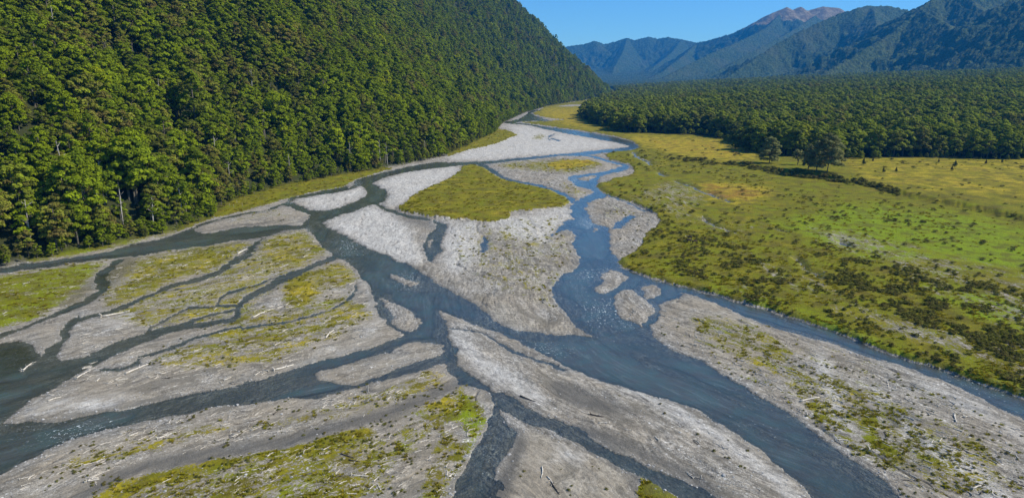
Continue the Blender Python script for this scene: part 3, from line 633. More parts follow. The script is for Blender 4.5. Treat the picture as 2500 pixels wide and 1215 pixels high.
keepm = (hill_d(MX, MY) < 30) & ((MB > 1.5) | (MZ > 60)) & ((front_d(MX, MY) > 900) | (MY > 3100) | (MZ - MB > 40))
om = mesh_from_grid('mountain', MX, MY, MZ, keepm, dict(rock=rock), M_mount); tag(om, kind='structure')

# ------------------------------------------------------------------ mesh pieces
class MBld:
    def __init__(s): s.v = []; s.f = []; s.c = []
    def tube(s, pts, rad, n=6, cap=True):
        base = len(s.v); pts = [Vector(p) for p in pts]
        for i, p in enumerate(pts):
            d = (pts[min(i + 1, len(pts) - 1)] - pts[max(i - 1, 0)]).normalized()
            a = d.orthogonal().normalized() if i == 0 else (pa - d * pa.dot(d)).normalized()
            pa = a; b = d.cross(a)
            for k in range(n):
                th = 2 * math.pi * k / n
                s.v.append(p + (a * math.cos(th) + b * math.sin(th)) * rad[i])
        for i in range(len(pts) - 1):
            for k in range(n):
                s.f.append((base + i * n + k, base + i * n + (k + 1) % n, base + (i + 1) * n + (k + 1) % n, base + (i + 1) * n + k))
        if cap:
            s.f.append(tuple(base + k for k in range(n))[::-1]); e = base + (len(pts) - 1) * n; s.f.append(tuple(e + k for k in range(n)))
    def mesh(s, name, mat, smooth=True):
        me = bpy.data.meshes.new(name); me.from_pydata([tuple(v) for v in s.v], [], s.f); me.materials.append(mat)
        if smooth: me.polygons.foreach_set('use_smooth', [True] * len(me.polygons))
        me.update(); return me
def leafmesh(name, clumps, mat, per=70, size=.5, seed=0, up=.35):
    """clumps: (x,y,z,rx,rz,tone). Leaf sprays scattered through each clump's shell"""
    g = np.random.default_rng(seed); V = []; C = []
    for (x, y, z, rx, rz, tn) in clumps:
        n = int(per * (rx / 1.8) ** 1.6) + 8
        d = g.normal(size=(n, 3)); d /= np.linalg.norm(d, axis=1)[:, None]
        d[:, 2] = np.where(d[:, 2] < -up, -d[:, 2], d[:, 2])
        r = g.uniform(.62, 1.06, n)[:, None]
        c = np.array([x, y, z]) + d * r * np.array([rx, rx, rz])
        nr = d * np.array([1, 1, 1.3]) + g.normal(size=(n, 3)) * .34 + np.array([0, 0, .30]); nr /= np.linalg.norm(nr, axis=1)[:, None]
        a = np.cross(nr, g.normal(size=(n, 3))); a /= np.linalg.norm(a, axis=1)[:, None]; b = np.cross(nr, a)
        s = size * g.uniform(.5, 1.25, n)[:, None]; e = g.uniform(.5, 1, n)[:, None]
        q = np.stack([c - a * s, c - b * s * e, c + a * s, c + b * s * e], 1)
        q[:, 1] += nr * s * .25; q[:, 3] += nr * s * .25
        V.append(q.reshape(-1, 3)); C.append(np.repeat(np.clip(tn + g.normal(size=n) * .12, 0, 1), 4))
    V = np.concatenate(V).astype(np.float32); C = np.concatenate(C).astype(np.float32)
    me = bpy.data.meshes.new(name); nf = len(V) // 4
    me.vertices.add(len(V)); me.vertices.foreach_set('co', V.ravel())
    me.loops.add(len(V)); me.loops.foreach_set('vertex_index', np.arange(len(V), dtype=np.int32))
    me.polygons.add(nf); me.polygons.foreach_set('loop_start', np.arange(0, len(V), 4, dtype=np.int32)); me.polygons.foreach_set('loop_total', np.full(nf, 4, np.int32))
    me.update(); a = me.attributes.new('clump', 'FLOAT', 'POINT'); a.data.foreach_set('value', C)
    me.materials.append(mat); return me

def billow(g, ht, cr, base, nl, flat=.62, pw=.62):
    """clump list for a broadleaf crown built of rounded boughs, each bough carrying leaf sprays on its upper side"""
    cl = []
    for k in range(nl):
        h = (k + .5 * g.random()) / nl
        z = base + (ht - base - 1.2) * h
        prof = (1 - (h * 1.0) ** 2.2) ** pw * (.80 + .30 * math.sin(h * 3.1))
        th = k * 2.399 + g.uniform(-.4, .4); rr = cr * prof * g.uniform(.50, .78)
        lr = cr * g.uniform(.34, .52) * (1.0 - .25 * h); bx, by = rr * math.cos(th), rr * math.sin(th); tn = g.random() ** 1.5 * .8
        for j in range(6):
            a1 = j * 1.05 + g.random(); e = g.uniform(-.15, 1.25) if j else 1.4
            cl.append((bx + lr * .72 * math.cos(a1) * math.cos(e), by + lr * .72 * math.sin(a1) * math.cos(e), z + lr * flat * .9 * math.sin(e), lr * g.uniform(.40, .60), lr * g.uniform(.26, .40), min(1, max(0, tn + g.uniform(-.15, .2)))))
    return cl
def tree_kind(i, mat):
    """a beech about 20 m tall: domed, tiered or taller crown on a forked trunk"""
    g = random.Random(100 + i)
    style = (0, 1, 0, 3, 1, 0, 2, 3)[i % 8] if i < 20 else (0, 1, 0, 1, 3, 0, 1, 1)[i % 8]
    ht = [18, 16, 21, 17][style]; cr = [5.6, 6.3, 4.6, 5.0][style] * g.uniform(.9, 1.1); base = [5.0, 4.2, 5.5, 4.0][style]
    cl = billow(g, ht, cr, base, [14, 15, 15, 12][style], .7, [.55, .45, .75, .6][style])
    crown = leafmesh('crown', cl, mat, 88, .42, 500 + i)
    b = MBld(); lean = (g.uniform(-.6, .6), g.uniform(-.6, .6))
    b.tube([(0, 0, -1.5), (0, 0, .6), (lean[0] * .3, lean[1] * .3, ht * .35), (lean[0], lean[1], ht * .7), (lean[0] * 1.2, lean[1] * 1.2, ht * .9)], [.5, .36, .28, .17, .05], 7)
    for k in range(9):
        h = g.uniform(.25, .75); th = k * 2.4 + g.random(); l = cr * g.uniform(.55, .9) * (1.1 - h * .7)
        z = ht * h; x0, y0 = lean[0] * h, lean[1] * h
        b.tube([(x0, y0, z), (x0 + l * .5 * math.cos(th), y0 + l * .5 * math.sin(th), z + l * .25), (x0 + l * math.cos(th), y0 + l * math.sin(th), z + l * .65)], [.14, .09, .03], 5)
    return crown, b.mesh('trunk', M_bark)
KL = [tree_kind(i, M_leafL) for i in range(8)]
KR = [tree_kind(i + 20, M_leafR) for i in range(8)]

# ------------------------------------------------------------------ forests
def scatter(x0, x1, y0, y1, sp, jit=1.0):
    xs = np.arange(x0, x1, sp); ys = np.arange(y0, y1, sp)
    X, Y = np.meshgrid(xs, ys); X = X + rng.uniform(-.5, .5, X.shape) * sp * jit * 1.3; Y = Y + rng.uniform(-.5, .5, Y.shape) * sp * jit * 1.3
    return X.ravel(), Y.ravel()
def inview(X, Y, Zc, mx=260, top=-260, bot=1500):
    px, py, d = proj(X, Y, Zc); return (px > -mx) & (px < 2500 + mx) & (py > top) & (py < bot) & (d > 10), px, py, d
# left hillside
parts = []
for (y0, y1, sp) in ((100, 700, 7.2), (700, 1300, 7.8), (1300, 2200, 9.0), (2200, 4200, 11.5)):
    parts.append(scatter(-1500 if y0 < 2000 else -900, 620, y0, y1, sp))
LX = np.concatenate([p[0] for p in parts]); LY = np.concatenate([p[1] for p in parts])
hd = hill_d(LX, LY); k = (hd > 1.0); LX, LY, hd = LX[k], LY[k], hd[k]
LZ = macro(LX, LY)
v, px, py, dpt = inview(LX, LY, LZ + 12, 420, -420)
LX, LY, LZ, hd, dpt, lpx, lpy = [a[v] for a in (LX, LY, LZ, hd, dpt, px, py)]
gap = fbm(LX / 14, LY / 14, 2, 301); k = gap > .16
LX, LY, LZ, hd, dpt, lpx, lpy = [a[k] for a in (LX, LY, LZ, hd, dpt, lpx, lpy)]
edge = sstep(0, 14, hd)
LS = 1.22 * rng.uniform(.50, 1.12, len(LX)) * (.82 + .36 * (fbm(LX / 25, LY / 25, 2, 307) > .52)) * (.72 + .28 * edge) * (.8 + .4 * fbm(LX / 40, LY / 40, 2, 305)) * np.where(rng.random(len(LX)) < .07, 1.25, 1)
LK = rng.integers(0, 8, len(LX))
# right-hand forest
parts = []
for (y0, y1, sp) in ((500, 1300, 9.2), (1300, 2300, 11.5), (2300, 3900, 15.5)):
    parts.append(scatter(120, 3100, y0, y1, sp))
RX = np.concatenate([p[0] for p in parts]); RY = np.concatenate([p[1] for p in parts])
fd = front_d(RX, RY); fd = fd + (fbm(RX / 28, RY / 28, 2, 311) - .5) * 34
k = (fd > 2) & (hill_d(RX, RY) < -5); RX, RY, fd = RX[k], RY[k], fd[k]
RZ = macro(RX, RY); v, px, py, rdp = inview(RX, RY, RZ + 12, 320, -200)
RX, RY, RZ, fd, rdp, rpx, rpy = [a[v] for a in (RX, RY, RZ, fd, rdp, px, py)]
RS = 1.18 * rng.uniform(.85, 1.3, len(RX)) * (.9 + .35 * fbm(RX / 50, RY / 50, 2, 315))
RS = RS * np.where(RY > 2300, 1.15, 1)
RK = rng.integers(0, 8, len(RX))

used = set()
def put_tree(kinds, kidx, x, y, z, s, rz, label, group, sxy=1.0, name='beech_tree', crownmesh=None):
    root = bpy.data.objects.new(name, None); col.objects.link(root)
    root.location = (x, y, z); root.rotation_euler = (0, 0, rz); root.scale = (s * sxy, s * sxy, s)
    tag(root, label, 'tree', group)
    for nm, me in (('crown', crownmesh or kinds[kidx][0]), ('trunk', kinds[kidx][1])):
        o = bpy.data.objects.new(nm, me); o.parent = root; col.objects.link(o)
        if nm == 'crown': cro = o
        else: tro = o
    return root, cro, tro
collL = [bpy.data.collections.new('crowns_hillside'), bpy.data.collections.new('trunks_hillside')]
collR = [bpy.data.collections.new('crowns_dark'), bpy.data.collections.new('trunks_dark')]
allc = [('L', i, 18 * LS[i] / dpt[i]) for i in range(len(LX)) if (-30 < lpx[i] < 2530 and lpy[i] > -30)]
# trees of the front rows are the ones wholly seen; the ones behind show little more than their tops
allc = [(a, i, s * (1.0 if hd[i] < 9 else .62)) for a, i, s in allc]
allc += [('R', i, 18 * RS[i] / rdp[i] * (1.45 if fd[i] < 10 else .5)) for i in range(len(RX)) if -30 < rpx[i] < 2530]
allc.sort(key=lambda t: -t[2])
sel = allc[:280]
selL = {i for a, i, s in sel if a == 'L'}; selR = {i for a, i, s in sel if a == 'R'}
seen = {'L': set(), 'R': set()}
for a, i, s in sel:
    if a == 'L':
        if hd[i] < 9:
            z = 'left of the silty side channel' if lpx[i] < 280 else ('above the narrow gravel margin' if lpx[i] < 520 else ('behind the strip of yellow-green grass' if lpx[i] < 960 else 'beside the far white gravel bar'))
            lab = 'beech in the foremost row of the left forest, ' + z; grp = 'front row of the left forest, ' + z
        else:
            z = 'just above the front row at the left edge' if lpx[i] < 260 else ('just above the front row, nearer the middle' if lpx[i] > 620 else 'just above the front row, on the lower slope')
            lab = 'beech on the steep left hillside, ' + z; grp = 'hillside beeches, ' + z
        r, c, t = put_tree(KL, int(LK[i]), LX[i], LY[i], LZ[i], LS[i], rng.uniform(0, 6.28), lab, grp)
    else:
        z = 'behind the stumps at the right edge' if rpx[i] > 2250 else ('right behind the lone meadow trees' if rpx[i] > 1840 else 'along the golden pasture with cattle')
        lab = 'dark beech of the right forest edge, ' + z; grp = 'right forest edge, ' + z
        r, c, t = put_tree(KR, int(RK[i]), RX[i], RY[i], RZ[i] + .8, RS[i], rng.uniform(0, 6.28), lab, grp)
    kk = int(LK[i]) if a == 'L' else int(RK[i])
    if kk not in seen[a]:
        seen[a].add(kk); cc = collL if a == 'L' else collR
        c['k'] = kk; t['k'] = kk
        used.add((a, kk)); 
        cc[0].objects.link(c); cc[1].objects.link(t)

def gn_scatter(name, pts, cols_, label, cat, kindtag='stuff'):
    """one object: points with size/turn/kind attributes, a plant on each"""
    n = len(pts['x'])
    me = bpy.data.meshes.new(name); me.vertices.add(n)
    me.vertices.foreach_set('co', np.stack([pts['x'], pts['y'], pts['z']], -1).astype(np.float32).ravel())
    a = me.attributes.new('size', 'FLOAT_VECTOR', 'POINT'); s = pts['s']; sx = pts.get('sx', s); a.data.foreach_set('vector', np.stack([sx, sx, s], -1).astype(np.float32).ravel())
    a = me.attributes.new('turn', 'FLOAT_VECTOR', 'POINT'); z = np.zeros(n); a.data.foreach_set('vector', np.stack([pts.get('rx', z), z, pts['r']], -1).astype(np.float32).ravel())
    a = me.attributes.new('kind_no', 'INT', 'POINT'); a.data.foreach_set('value', pts['k'].astype(np.int32))
    o = bpy.data.objects.new(name, me); col.objects.link(o)
    ng = bpy.data.node_groups.new(name + '_nodes', 'GeometryNodeTree')
    ng.interface.new_socket('Geometry', in_out='INPUT', socket_type='NodeSocketGeometry'); ng.interface.new_socket('Geometry', in_out='OUTPUT', socket_type='NodeSocketGeometry')
    N = ng.nodes; L = ng.links
    gi = N.new('NodeGroupInput'); go = N.new('NodeGroupOutput'); join = N.new('GeometryNodeJoinGeometry')
    def at(nm, ty):
        q = N.new('GeometryNodeInputNamedAttribute'); q.data_type = ty; q.inputs[0].default_value = nm; return q.outputs['Attribute']
    sz = at('size', 'FLOAT_VECTOR'); tu = at('turn', 'FLOAT_VECTOR'); kn = at('kind_no', 'INT')
    for c in cols_:
        ci = N.new('GeometryNodeCollectionInfo'); ci.inputs['Collection'].default_value = c
        ci.inputs['Separate Children'].default_value = True; ci.inputs['Reset Children'].default_value = True
        ip = N.new('GeometryNodeInstanceOnPoints'); ip.inputs['Pick Instance'].default_value = True
        L.new(gi.outputs[0], ip.inputs['Points']); L.new(ci.outputs[0], ip.inputs['Instance']); L.new(kn, ip.inputs['Instance Index'])
        L.new(tu, ip.inputs['Rotation']); L.new(sz, ip.inputs['Scale']); L.new(ip.outputs[0], join.inputs[0])
    L.new(join.outputs[0], go.inputs[0])
    md = o.modifiers.new('scatter', 'NODES'); md.node_group = ng
    tag(o, label, cat, kind=kindtag)
    return o
sx_, sy_ = scatter(120, 1500, 500, 1700, 5.0); q = front_d(sx_, sy_) + (fbm(sx_ / 28, sy_ / 28, 2, 311) - .5) * 34; k = (q > -7) & (q < 8) & (rng.random(len(sx_)) < .5) & (hill_d(sx_, sy_) < -20)
sx_, sy_ = sx_[k], sy_[k]; EX = (sx_, sy_, macro(sx_, sy_) + .8, rng.uniform(.16, .55, len(sx_)))
sx_, sy_ = scatter(-420, 420, 120, 1700, 3.6); q = hill_d(sx_, sy_); k = (q > -2.5) & (q < 7) & (rng.random(len(sx_)) < .55) & (gridsample(land, sx_, sy_) > .1)
sx_, sy_ = sx_[k], sy_[k]; EL_ = (sx_, sy_, macro(sx_, sy_) + .3, rng.uniform(.12, .45, len(sx_)))
kl = np.array([i not in selL for i in range(len(LX))]); kr = np.array([i not in selR for i in range(len(RX))])
nL = max(1, len(collL[0].objects)); nR = max(1, len(collR[0].objects))
gn_scatter('hillside_forest', dict(x=np.r_[LX[kl], EL_[0]], y=np.r_[LY[kl], EL_[1]], z=np.r_[LZ[kl], EL_[2]], s=np.r_[LS[kl], EL_[3]], r=rng.uniform(0, 6.28, kl.sum() + len(EL_[0])), k=np.r_[LK[kl], rng.integers(0, 8, len(EL_[0]))] % nL), collL,
           'dense sunlit beech forest covering the steep left hillside', 'forest')
gn_scatter('valley_forest', dict(x=np.r_[RX[kr], EX[0]], y=np.r_[RY[kr], EX[1]], z=np.r_[RZ[kr] + .8, EX[2]], s=np.r_[RS[kr], EX[3]], r=rng.uniform(0, 6.28, kr.sum() + len(EX[0])), k=np.r_[RK[kr], rng.integers(0, 8, len(EX[0]))] % nR), collR,
           'dark green beech forest spread over the flat ground beyond the right meadow', 'forest')
print('TREES', len(LX), len(RX), len(selL), len(selR), nL, nR)

def gz(x, y): return float(gridsample(Z, np.array([x]), np.array([y]))[0])
def at_px(px, py):
    x, y = unproj(px, py); x, y = float(x), float(y); return x, y, gz(x, y)

# the lone trees on the meadow
def lone_crown(seed, ht, cr, base, n):
    return leafmesh('crown', billow(random.Random(seed), ht, cr, base, n, .7, .5), M_lonel, 110, .42, seed)
M_lone = M_leafR
LONE = [(1877, 408, 60, 9.6, 'lone rounded beech left of the small tree on the meadow bank', 1.0, 901),
        (1946, 413, 39, 8.5, 'smallest of the lone meadow trees, pale trunk and open crown', 1.0, 902),
        (1972, 424, 60, 6.5, 'slim beech on the left side of the meadow clump', 1.0, 903),
        (1992, 428, 70, 7.5, 'middle beech of the meadow clump by the dark bank', 1.0, 904),
        (2018, 432, 88, 9.6, 'tallest broad beech of the meadow clump, trunk forked low', 1.0, 905)]
for px_, py_, hp, cr_, lab, _, sd_ in LONE:
    x, y, z = at_px(px_, py_); d_ = float(proj(x, y, z)[2]); ht_ = hp / F * d_ * 1.03
    cm = lone_crown(sd_, ht_ * .97, cr_ * ht_ / 22, ht_ * (.30 if hp < 50 else .09), 10 if hp < 50 else 20)
    b = MBld(); g = random.Random(sd_)
    fk = [(0, 0, -1), (0, 0, .5), (.3, 0, ht_ * .2)]
    b.tube(fk, [.55, .38, .3], 7)
    for k_ in range(7):
        th = k_ * 1.3 + g.random(); l = cr_ * .5 * ht_ / 22
        b.tube([(.2, 0, ht_ * .17), (l * .35 * math.cos(th), l * .35 * math.sin(th), ht_ * .42), (l * math.cos(th), l * math.sin(th), ht_ * .78)], [.22, .14, .04], 5)
    root = bpy.data.objects.new('beech_tree', None); col.objects.link(root); root.location = (x, y, z); tag(root, lab, 'tree', 'lone trees on the meadow bank')
    for nm, me in (('crown', cm), ('trunk', b.mesh('trunk', M_bark))):
        o = bpy.data.objects.new(nm, me); o.parent = root; col.objects.link(o)

for q_, (p_, r_, hp) in enumerate(((2107,412,16),(2155,433,12),(2186,431,11),(2330,418,16),(2322,428,11),(2405,411,10),(2290,405,8),(2445,406,9),(2130,402,8))):
    x, y, z = at_px(p_, r_); d_ = float(proj(x, y, z)[2]); ht_ = hp / F * d_ * 1.1; kk = q_ % 3
    b = MBld(); b.tube([(0, 0, -.3), (0, 0, ht_ * .5), (.1, 0, ht_ * .9)], [.12, .08, .02], 5)
    root = bpy.data.objects.new('sapling', None); col.objects.link(root); root.location = (x, y, z); tag(root, 'small dark pointed sapling among the stumps on the pasture at the right edge', 'sapling', 'saplings on the right pasture')
    cl_ = [(random.uniform(-.3, .3) * (1 - j / 9) * ht_ * .4, random.uniform(-.3, .3) * (1 - j / 9) * ht_ * .4, ht_ * (.15 + .8 * j / 9), ht_ * .26 * (1.05 - j / 9), ht_ * .12, .2) for j in range(9)]
    for nm, me in (('crown', leafmesh('crown', cl_, M_bush, 400, .22, 950 + q_)), ('trunk', b.mesh('trunk', M_bark))):
        o = bpy.data.objects.new(nm, me); o.parent = root; col.objects.link(o)

# ---- dead, bleached trees standing in the hillside forest
def dead_mesh(seed, ht):
    g = random.Random(seed); b = MBld()
    bx, by = g.uniform(-.6, .6), g.uniform(-.6, .6)
    b.tube([(0, 0, -1), (bx * .3, by * .3, ht * .4), (bx, by, ht * .8), (bx * 1.5, by * 1.2, ht)], [.30, .23, .14, .04], 6)
    for k in range(g.randint(5, 10)):
        h = g.uniform(.4, .92); th = g.uniform(0, 6.28); l = g.uniform(1.2, 3.6) * (1.2 - h * .6)
        x0, y0, z0 = bx * h, by * h, ht * h
        x1, y1, z1 = x0 + l * .5 * math.cos(th), y0 + l * .5 * math.sin(th), z0 + l * .3
        x2, y2, z2 = x0 + l * math.cos(th + .2), y0 + l * math.sin(th + .2), z0 + l * g.uniform(.5, .9)
        b.tube([(x0, y0, z0), (x1, y1, z1), (x2, y2, z2)], [.12, .08, .02], 5)
        b.tube([(x1, y1, z1), (x1 + .6 * math.cos(th - .8), y1 + .6 * math.sin(th - .8), z1 + .8)], [.06, .015], 4)
    return b.mesh('dead_tree', M_dead)
DM = [dead_mesh(40 + i, [15, 17, 13, 19, 14, 16][i]) for i in range(6)]
DEADPX = [(275,450),(240,395),(225,420),(270,420),(195,430),(415,450),(425,455),(555,440),(558,438),(505,480),(440,470),(205,480),(290,510),(77,590),(330,560),(857,395),(963,395),(915,400),(700,400),(150,370),(160,390),
          (140,60),(155,45),(222,50),(230,55),(440,55),(560,300),(640,290),(470,330),(520,345),(300,300),(380,210),(345,380),(610,200),(1090,290),(790,310),(1020,360)]
hfx, hfy = LX, LY
lpx2, lpy2, _ = proj(LX, LY, LZ + 14)
lpx2, lpy2, _ = proj(LX, LY, LZ + 12)
taken = set()
for i, (dx_, dy_) in enumerate(DEADPX):
    cost = (lpx2 - dx_) ** 2 + (lpy2 - dy_) ** 2 + np.where(hd < 7, 1e5, 0)
    j = int(np.argmin(cost))
    if j in taken: continue
    taken.add(j)
    o = bpy.data.objects.new('dead_tree', DM[i % 6]); col.objects.link(o)
    xx, yy = LX[j] + 2.2, LY[j] - 2.6
    o.location = (xx, yy, float(macro(np.array([xx]), np.array([yy]))[0])); s = rng.uniform(.95, 1.25); o.scale = (s, s, s * 1.05); o.rotation_euler = (rng.uniform(-.06, .06), rng.uniform(-.06, .06), rng.uniform(0, 6.28))
    if dy_ > 480: lab = 'bleached dead tree standing low among the beeches nearest the left channel'
    elif dy_ > 380 and dx_ < 480: lab = 'bare white dead tree in the browner patch of the lower left hillside'
    elif dx_ > 600 and dy_ > 250: lab = 'pale dead trunk between the beeches above the yellow-green grass strip'
    elif dy_ < 100: lab = 'pale dead tree high on the left hillside near the top edge'
    else: lab = 'grey dead tree poking out of the canopy midway up the left hillside'
    tag(o, lab, 'dead tree', lab.replace('tree ', 'trees ').replace('trunk ', 'trunks '))

# ------------------------------------------------------------------ shrubs and tufts
def shrub_mesh(seed, mat, spiky):
    g = random.Random(seed)
    cl = []
    for k in range(7):
        th = k * 2.4; r = .55 * math.sqrt(g.random()); rx = g.uniform(.3, .5)
        cl.append((r * math.cos(th), r * math.sin(th), .3 + .35 * g.random() * (1.4 - r), rx, rx * (1.0 if spiky else .6), g.uniform(0, .8)))
    me = leafmesh('shrub', cl, mat, 230, .13, seed, .1)
    return me
SM = [shrub_mesh(700 + i, M_bush, i % 2) for i in range(5)]
def tuft_mesh(seed, mat):
    g = np.random.default_rng(seed); V = []
    for k in range(34):
        th = g.uniform(0, 6.28); r = g.uniform(0, .3); l = g.uniform(.22, .5); w = .05
        c = np.array([r * math.cos(th), r * math.sin(th), 0]); out = np.array([math.cos(th), math.sin(th), 0]) * g.uniform(.1, .35); sd = np.array([-math.sin(th), math.cos(th), 0]) * w
        V += [c - sd, c + sd, c + out * .6 + sd * .8 + np.array([0, 0, l * .7]), c + out + np.array([0, 0, l]) - sd * .3]
    V = np.array(V, np.float32); me = bpy.data.meshes.new('grass_tuft'); nf = len(V) // 4
    me.from_pydata([tuple(map(float, v)) for v in V], [], [tuple(range(4 * i, 4 * i + 4)) for i in range(nf)])
    a = me.attributes.new('clump', 'FLOAT', 'POINT'); a.data.foreach_set('value', np.repeat(g.uniform(0, .7, nf), 4).astype(np.float32))
    me.materials.append(mat); return me

def px_scatter(n, x0, x1, y0, y1, power=1.0):
    """random points spread evenly over the visible ground (thinner per square metre far away)"""
    px = rng.uniform(x0, x1, n); py = y0 + (y1 - y0) * rng.random(n) ** power
    X, Y = unproj(px, py); return X, Y, px, py
def pdist(px, py, line):
    b = np.full(px.shape, 1e9)
    for (ax, ay), (bx, by) in zip(line[:-1], line[1:]):
        dx, dy = bx - ax, by - ay; t = np.clip(((px - ax) * dx + (py - ay) * dy) / (dx * dx + dy * dy), 0, 1)
        b = np.minimum(b, np.hypot(px - ax - t * dx, (py - ay - t * dy)))
    return b
landm = (~water).astype(np.float32)
X, Y, px, py = px_scatter(150000, -100, 2700, 262, 1230, 1.0)
gs = gridsample(grass, X, Y); rs = gridsample(right, X, Y); ls = gridsample(landm, X, Y); fr_ = front_d(X, Y); hh = hill_d(X, Y)
cl_ = fbm(X / 7, Y / 9, 3, 401); cl2 = fbm(X / 22, Y / 22, 2, 405)
dens = np.zeros(len(X))
ZD = [([(1985,600),(2150,640),(2350,690),(2600,740),(2600,900),(2420,860),(2250,800),(2080,740),(1990,690)], 1.5), ([(1900,470),(2300,520),(2350,600),(2150,600),(1950,560)], .40),
      ([(1510,640),(1620,560),(1800,580),(1960,680),(2100,790),(2350,900),(2100,830),(1800,735),(1560,668)], .85), ([(1560,360),(1720,400),(1800,425),(1900,450),(1840,480),(1700,430),(1600,420),(1480,400),(1480,380)], .55),
      ([(1470,460),(1540,440),(1720,520),(1620,560),(1560,500)], .45), ([(2050,398),(2600,398),(2600,440),(2100,420)], .16), ([(1330,262),(1440,266),(1420,285),(1340,280)], .25),
      ([(2350,800),(2600,860),(2600,990),(2450,950),(2200,870)], 1.0), ([(1780,520),(2000,560),(2080,640),(1900,640),(1760,570)], .25), ([(2300,540),(2600,560),(2600,640),(2350,610)], .10)]
lin = np.zeros((NY, NX), np.float32)
for poly, k in ZD: lin = np.maximum(lin, mask(poly) * k)
ROUGH = np.clip(blur(lin, 8) * 1.6, .04, 1)
dens = gridsample(blur(lin, 8), X, Y) * sstep(.46, .66, cl_) * 1.0
bk = (pdist(px, py, [(x_, y_ + 2) for x_, y_ in BANK_PX[1:13]]) < 4.5)
dens = np.maximum(dens, 2.4 * (pdist(px, py, [(x_, y_ + 2) for x_, y_ in BANK_PX[1:12]]) < 4) * (cl2 > .35))  # shrub row added along the terrace bank, standing in for its dark shaded edge
dens = np.maximum(dens, .035 * (gs > .4) * rs)
GB = np.zeros((NY, NX), np.float32)
for poly, k in (([(1610,760),(1750,760),(1950,830),(2250,930),(2500,1060),(2500,1300),(2300,1300),(2050,1080),(1850,950),(1700,870),(1610,820)], .075), ([(1100,570),(1380,560),(1400,640),(1360,720),(1400,790),(1250,700),(1100,680)], .12), ([(1200,405),(1480,395),(1400,480),(1240,430)], .10),
                ([(500,1000),(1060,905),(1190,1020),(1100,1215),(50,1215),(200,1090)], .12), ([(300,640),(750,562),(930,770),(700,905),(240,920),(500,800)], .09), ([(1450,490),(1600,540),(1570,610),(1500,600)], .12), ([(1280,1080),(1540,1170),(1530,1215),(1250,1215)], .02), ([(1480,960),(1700,1010),(1950,1190),(1700,1160)], .02)): GB = np.maximum(GB, mask(poly) * k)
dens = np.maximum(dens, gridsample(GB, X, Y) * sstep(.40, .62, cl_) * 1.3)
dens = np.maximum(dens, .05 * sstep(.5, .7, cl_) * (1 - rs) * (gs > .15) * (gs < .9))
area = (unproj(px, py + .5)[1] * 0 + 1)
keep = (rng.random(len(X)) < dens * .42) & (ls > .9) & (fr_ < 0) & (hh < -1)
X, Y, px, py, rs, gs, bk = [a[keep] for a in (X, Y, px, py, rs, gs, bk)]
dd_ = proj(X, Y)[2]
S = rng.uniform(.5, 1.35, len(X)) * np.where(rs > .5, 1.15, .55) * np.clip(.7 + (dd_ - 200) / 500, .6, 1.6)
S = S * np.where(bk, 1.35, 1)  # bigger in the bank row, so it thickens the bank's line of shade
Zs = gridsample(Z, X, Y)
print('SHRUBS', len(X))
order = np.argsort(-S / dd_ * np.where((px > 0) & (px < 2500) & (py < 1215), 1, .01))
ind = order[:240]; rest = order[240:]
csh = bpy.data.collections.new('shrub_kinds'); first = set()
for q, i in enumerate(ind):
    kk = int(rng.integers(0, 5)) if q > 4 else q
    o = bpy.data.objects.new('shrub', SM[kk]); col.objects.link(o); o.location = (X[i], Y[i], Zs[i] - .05); o.scale = (S[i] * 1.25, S[i] * 1.25, S[i]); o.rotation_euler = (0, 0, rng.uniform(0, 6.28))
    if rs[i] < .5:
        z = 'on the gravel flats left of the central stream' if px[i] < 1150 else 'on the gravel bars right of the central stream'
        lab = 'low olive shrub ' + z
    else:
        z = 'in the darkest scrub belt near the right edge' if (px[i] > 1950 and py[i] > 620) else ('on the mossy meadow beside the cattle' if px[i] < 1990 and py[i] > 540 else 'on the far pasture and its bank')
        lab = 'dark brown-green shrub ' + z
    tag(o, lab, 'shrub', 'shrubs ' + z)
    if q < 5: csh.objects.link(o)
if len(rest): gn_scatter('ground_scrub', dict(x=X[rest], y=Y[rest], z=Zs[rest] - .05, s=S[rest], sx=S[rest] * 1.25, r=rng.uniform(0, 6.28, len(rest)), k=rng.integers(0, 5, len(rest))), [csh],
           'low dark scrub scattered thickly over the right meadow', 'scrub')
# grass tufts and cushions as one ground cover
def gn_tufts(n):
    X, Y, px, py = px_scatter(n, -150, 2650, 300, 1260, 1.0)
    gs = gridsample(grass, X, Y); ls = gridsample(landm, X, Y); cl_ = fbm(X / 3.0, Y / 3.5, 3, 431)
    rg_ = np.maximum(gridsample(ROUGH, X, Y), 1 - gridsample(right, X, Y))
    k = (rng.random(n) < sstep(.12, .8, gs) * sstep(.42, .62, cl_) * rg_ * np.where(gridsample(RL, X, Y) > .5, .4, 1)) & (ls > .95) & (front_d(X, Y) < -2) & (hill_d(X, Y) < 1)
    X, Y = X[k], Y[k]; d = proj(X, Y)[2]
    return X, Y, d
X, Y, d = gn_tufts(90000)
print('TUFTS', len(X))
ctf = bpy.data.collections.new('tuft_kinds')
TM = [tuft_mesh(800 + i, M_tuft) for i in range(3)]
for i in range(3):
    x, y, z = at_px([1620, 1700, 1130][i], [650, 640, 975][i])
    o = bpy.data.objects.new('grass_tuft', TM[i]); col.objects.link(o); o.location = (x, y, z - .03); o.scale = (1.6, 1.6, 1)
    tag(o, ['green grass tuft on the mossy meadow close to the outer bend bank', 'grass tuft on the mossy meadow below the cattle', 'bright grass tuft on the tip of the lower left gravel flat'][i], 'grass tuft')
    ctf.objects.link(o)
sT = np.clip(rng.uniform(.5, 1.2, len(X)) * (.55 + d / 330), .5, 2.2)
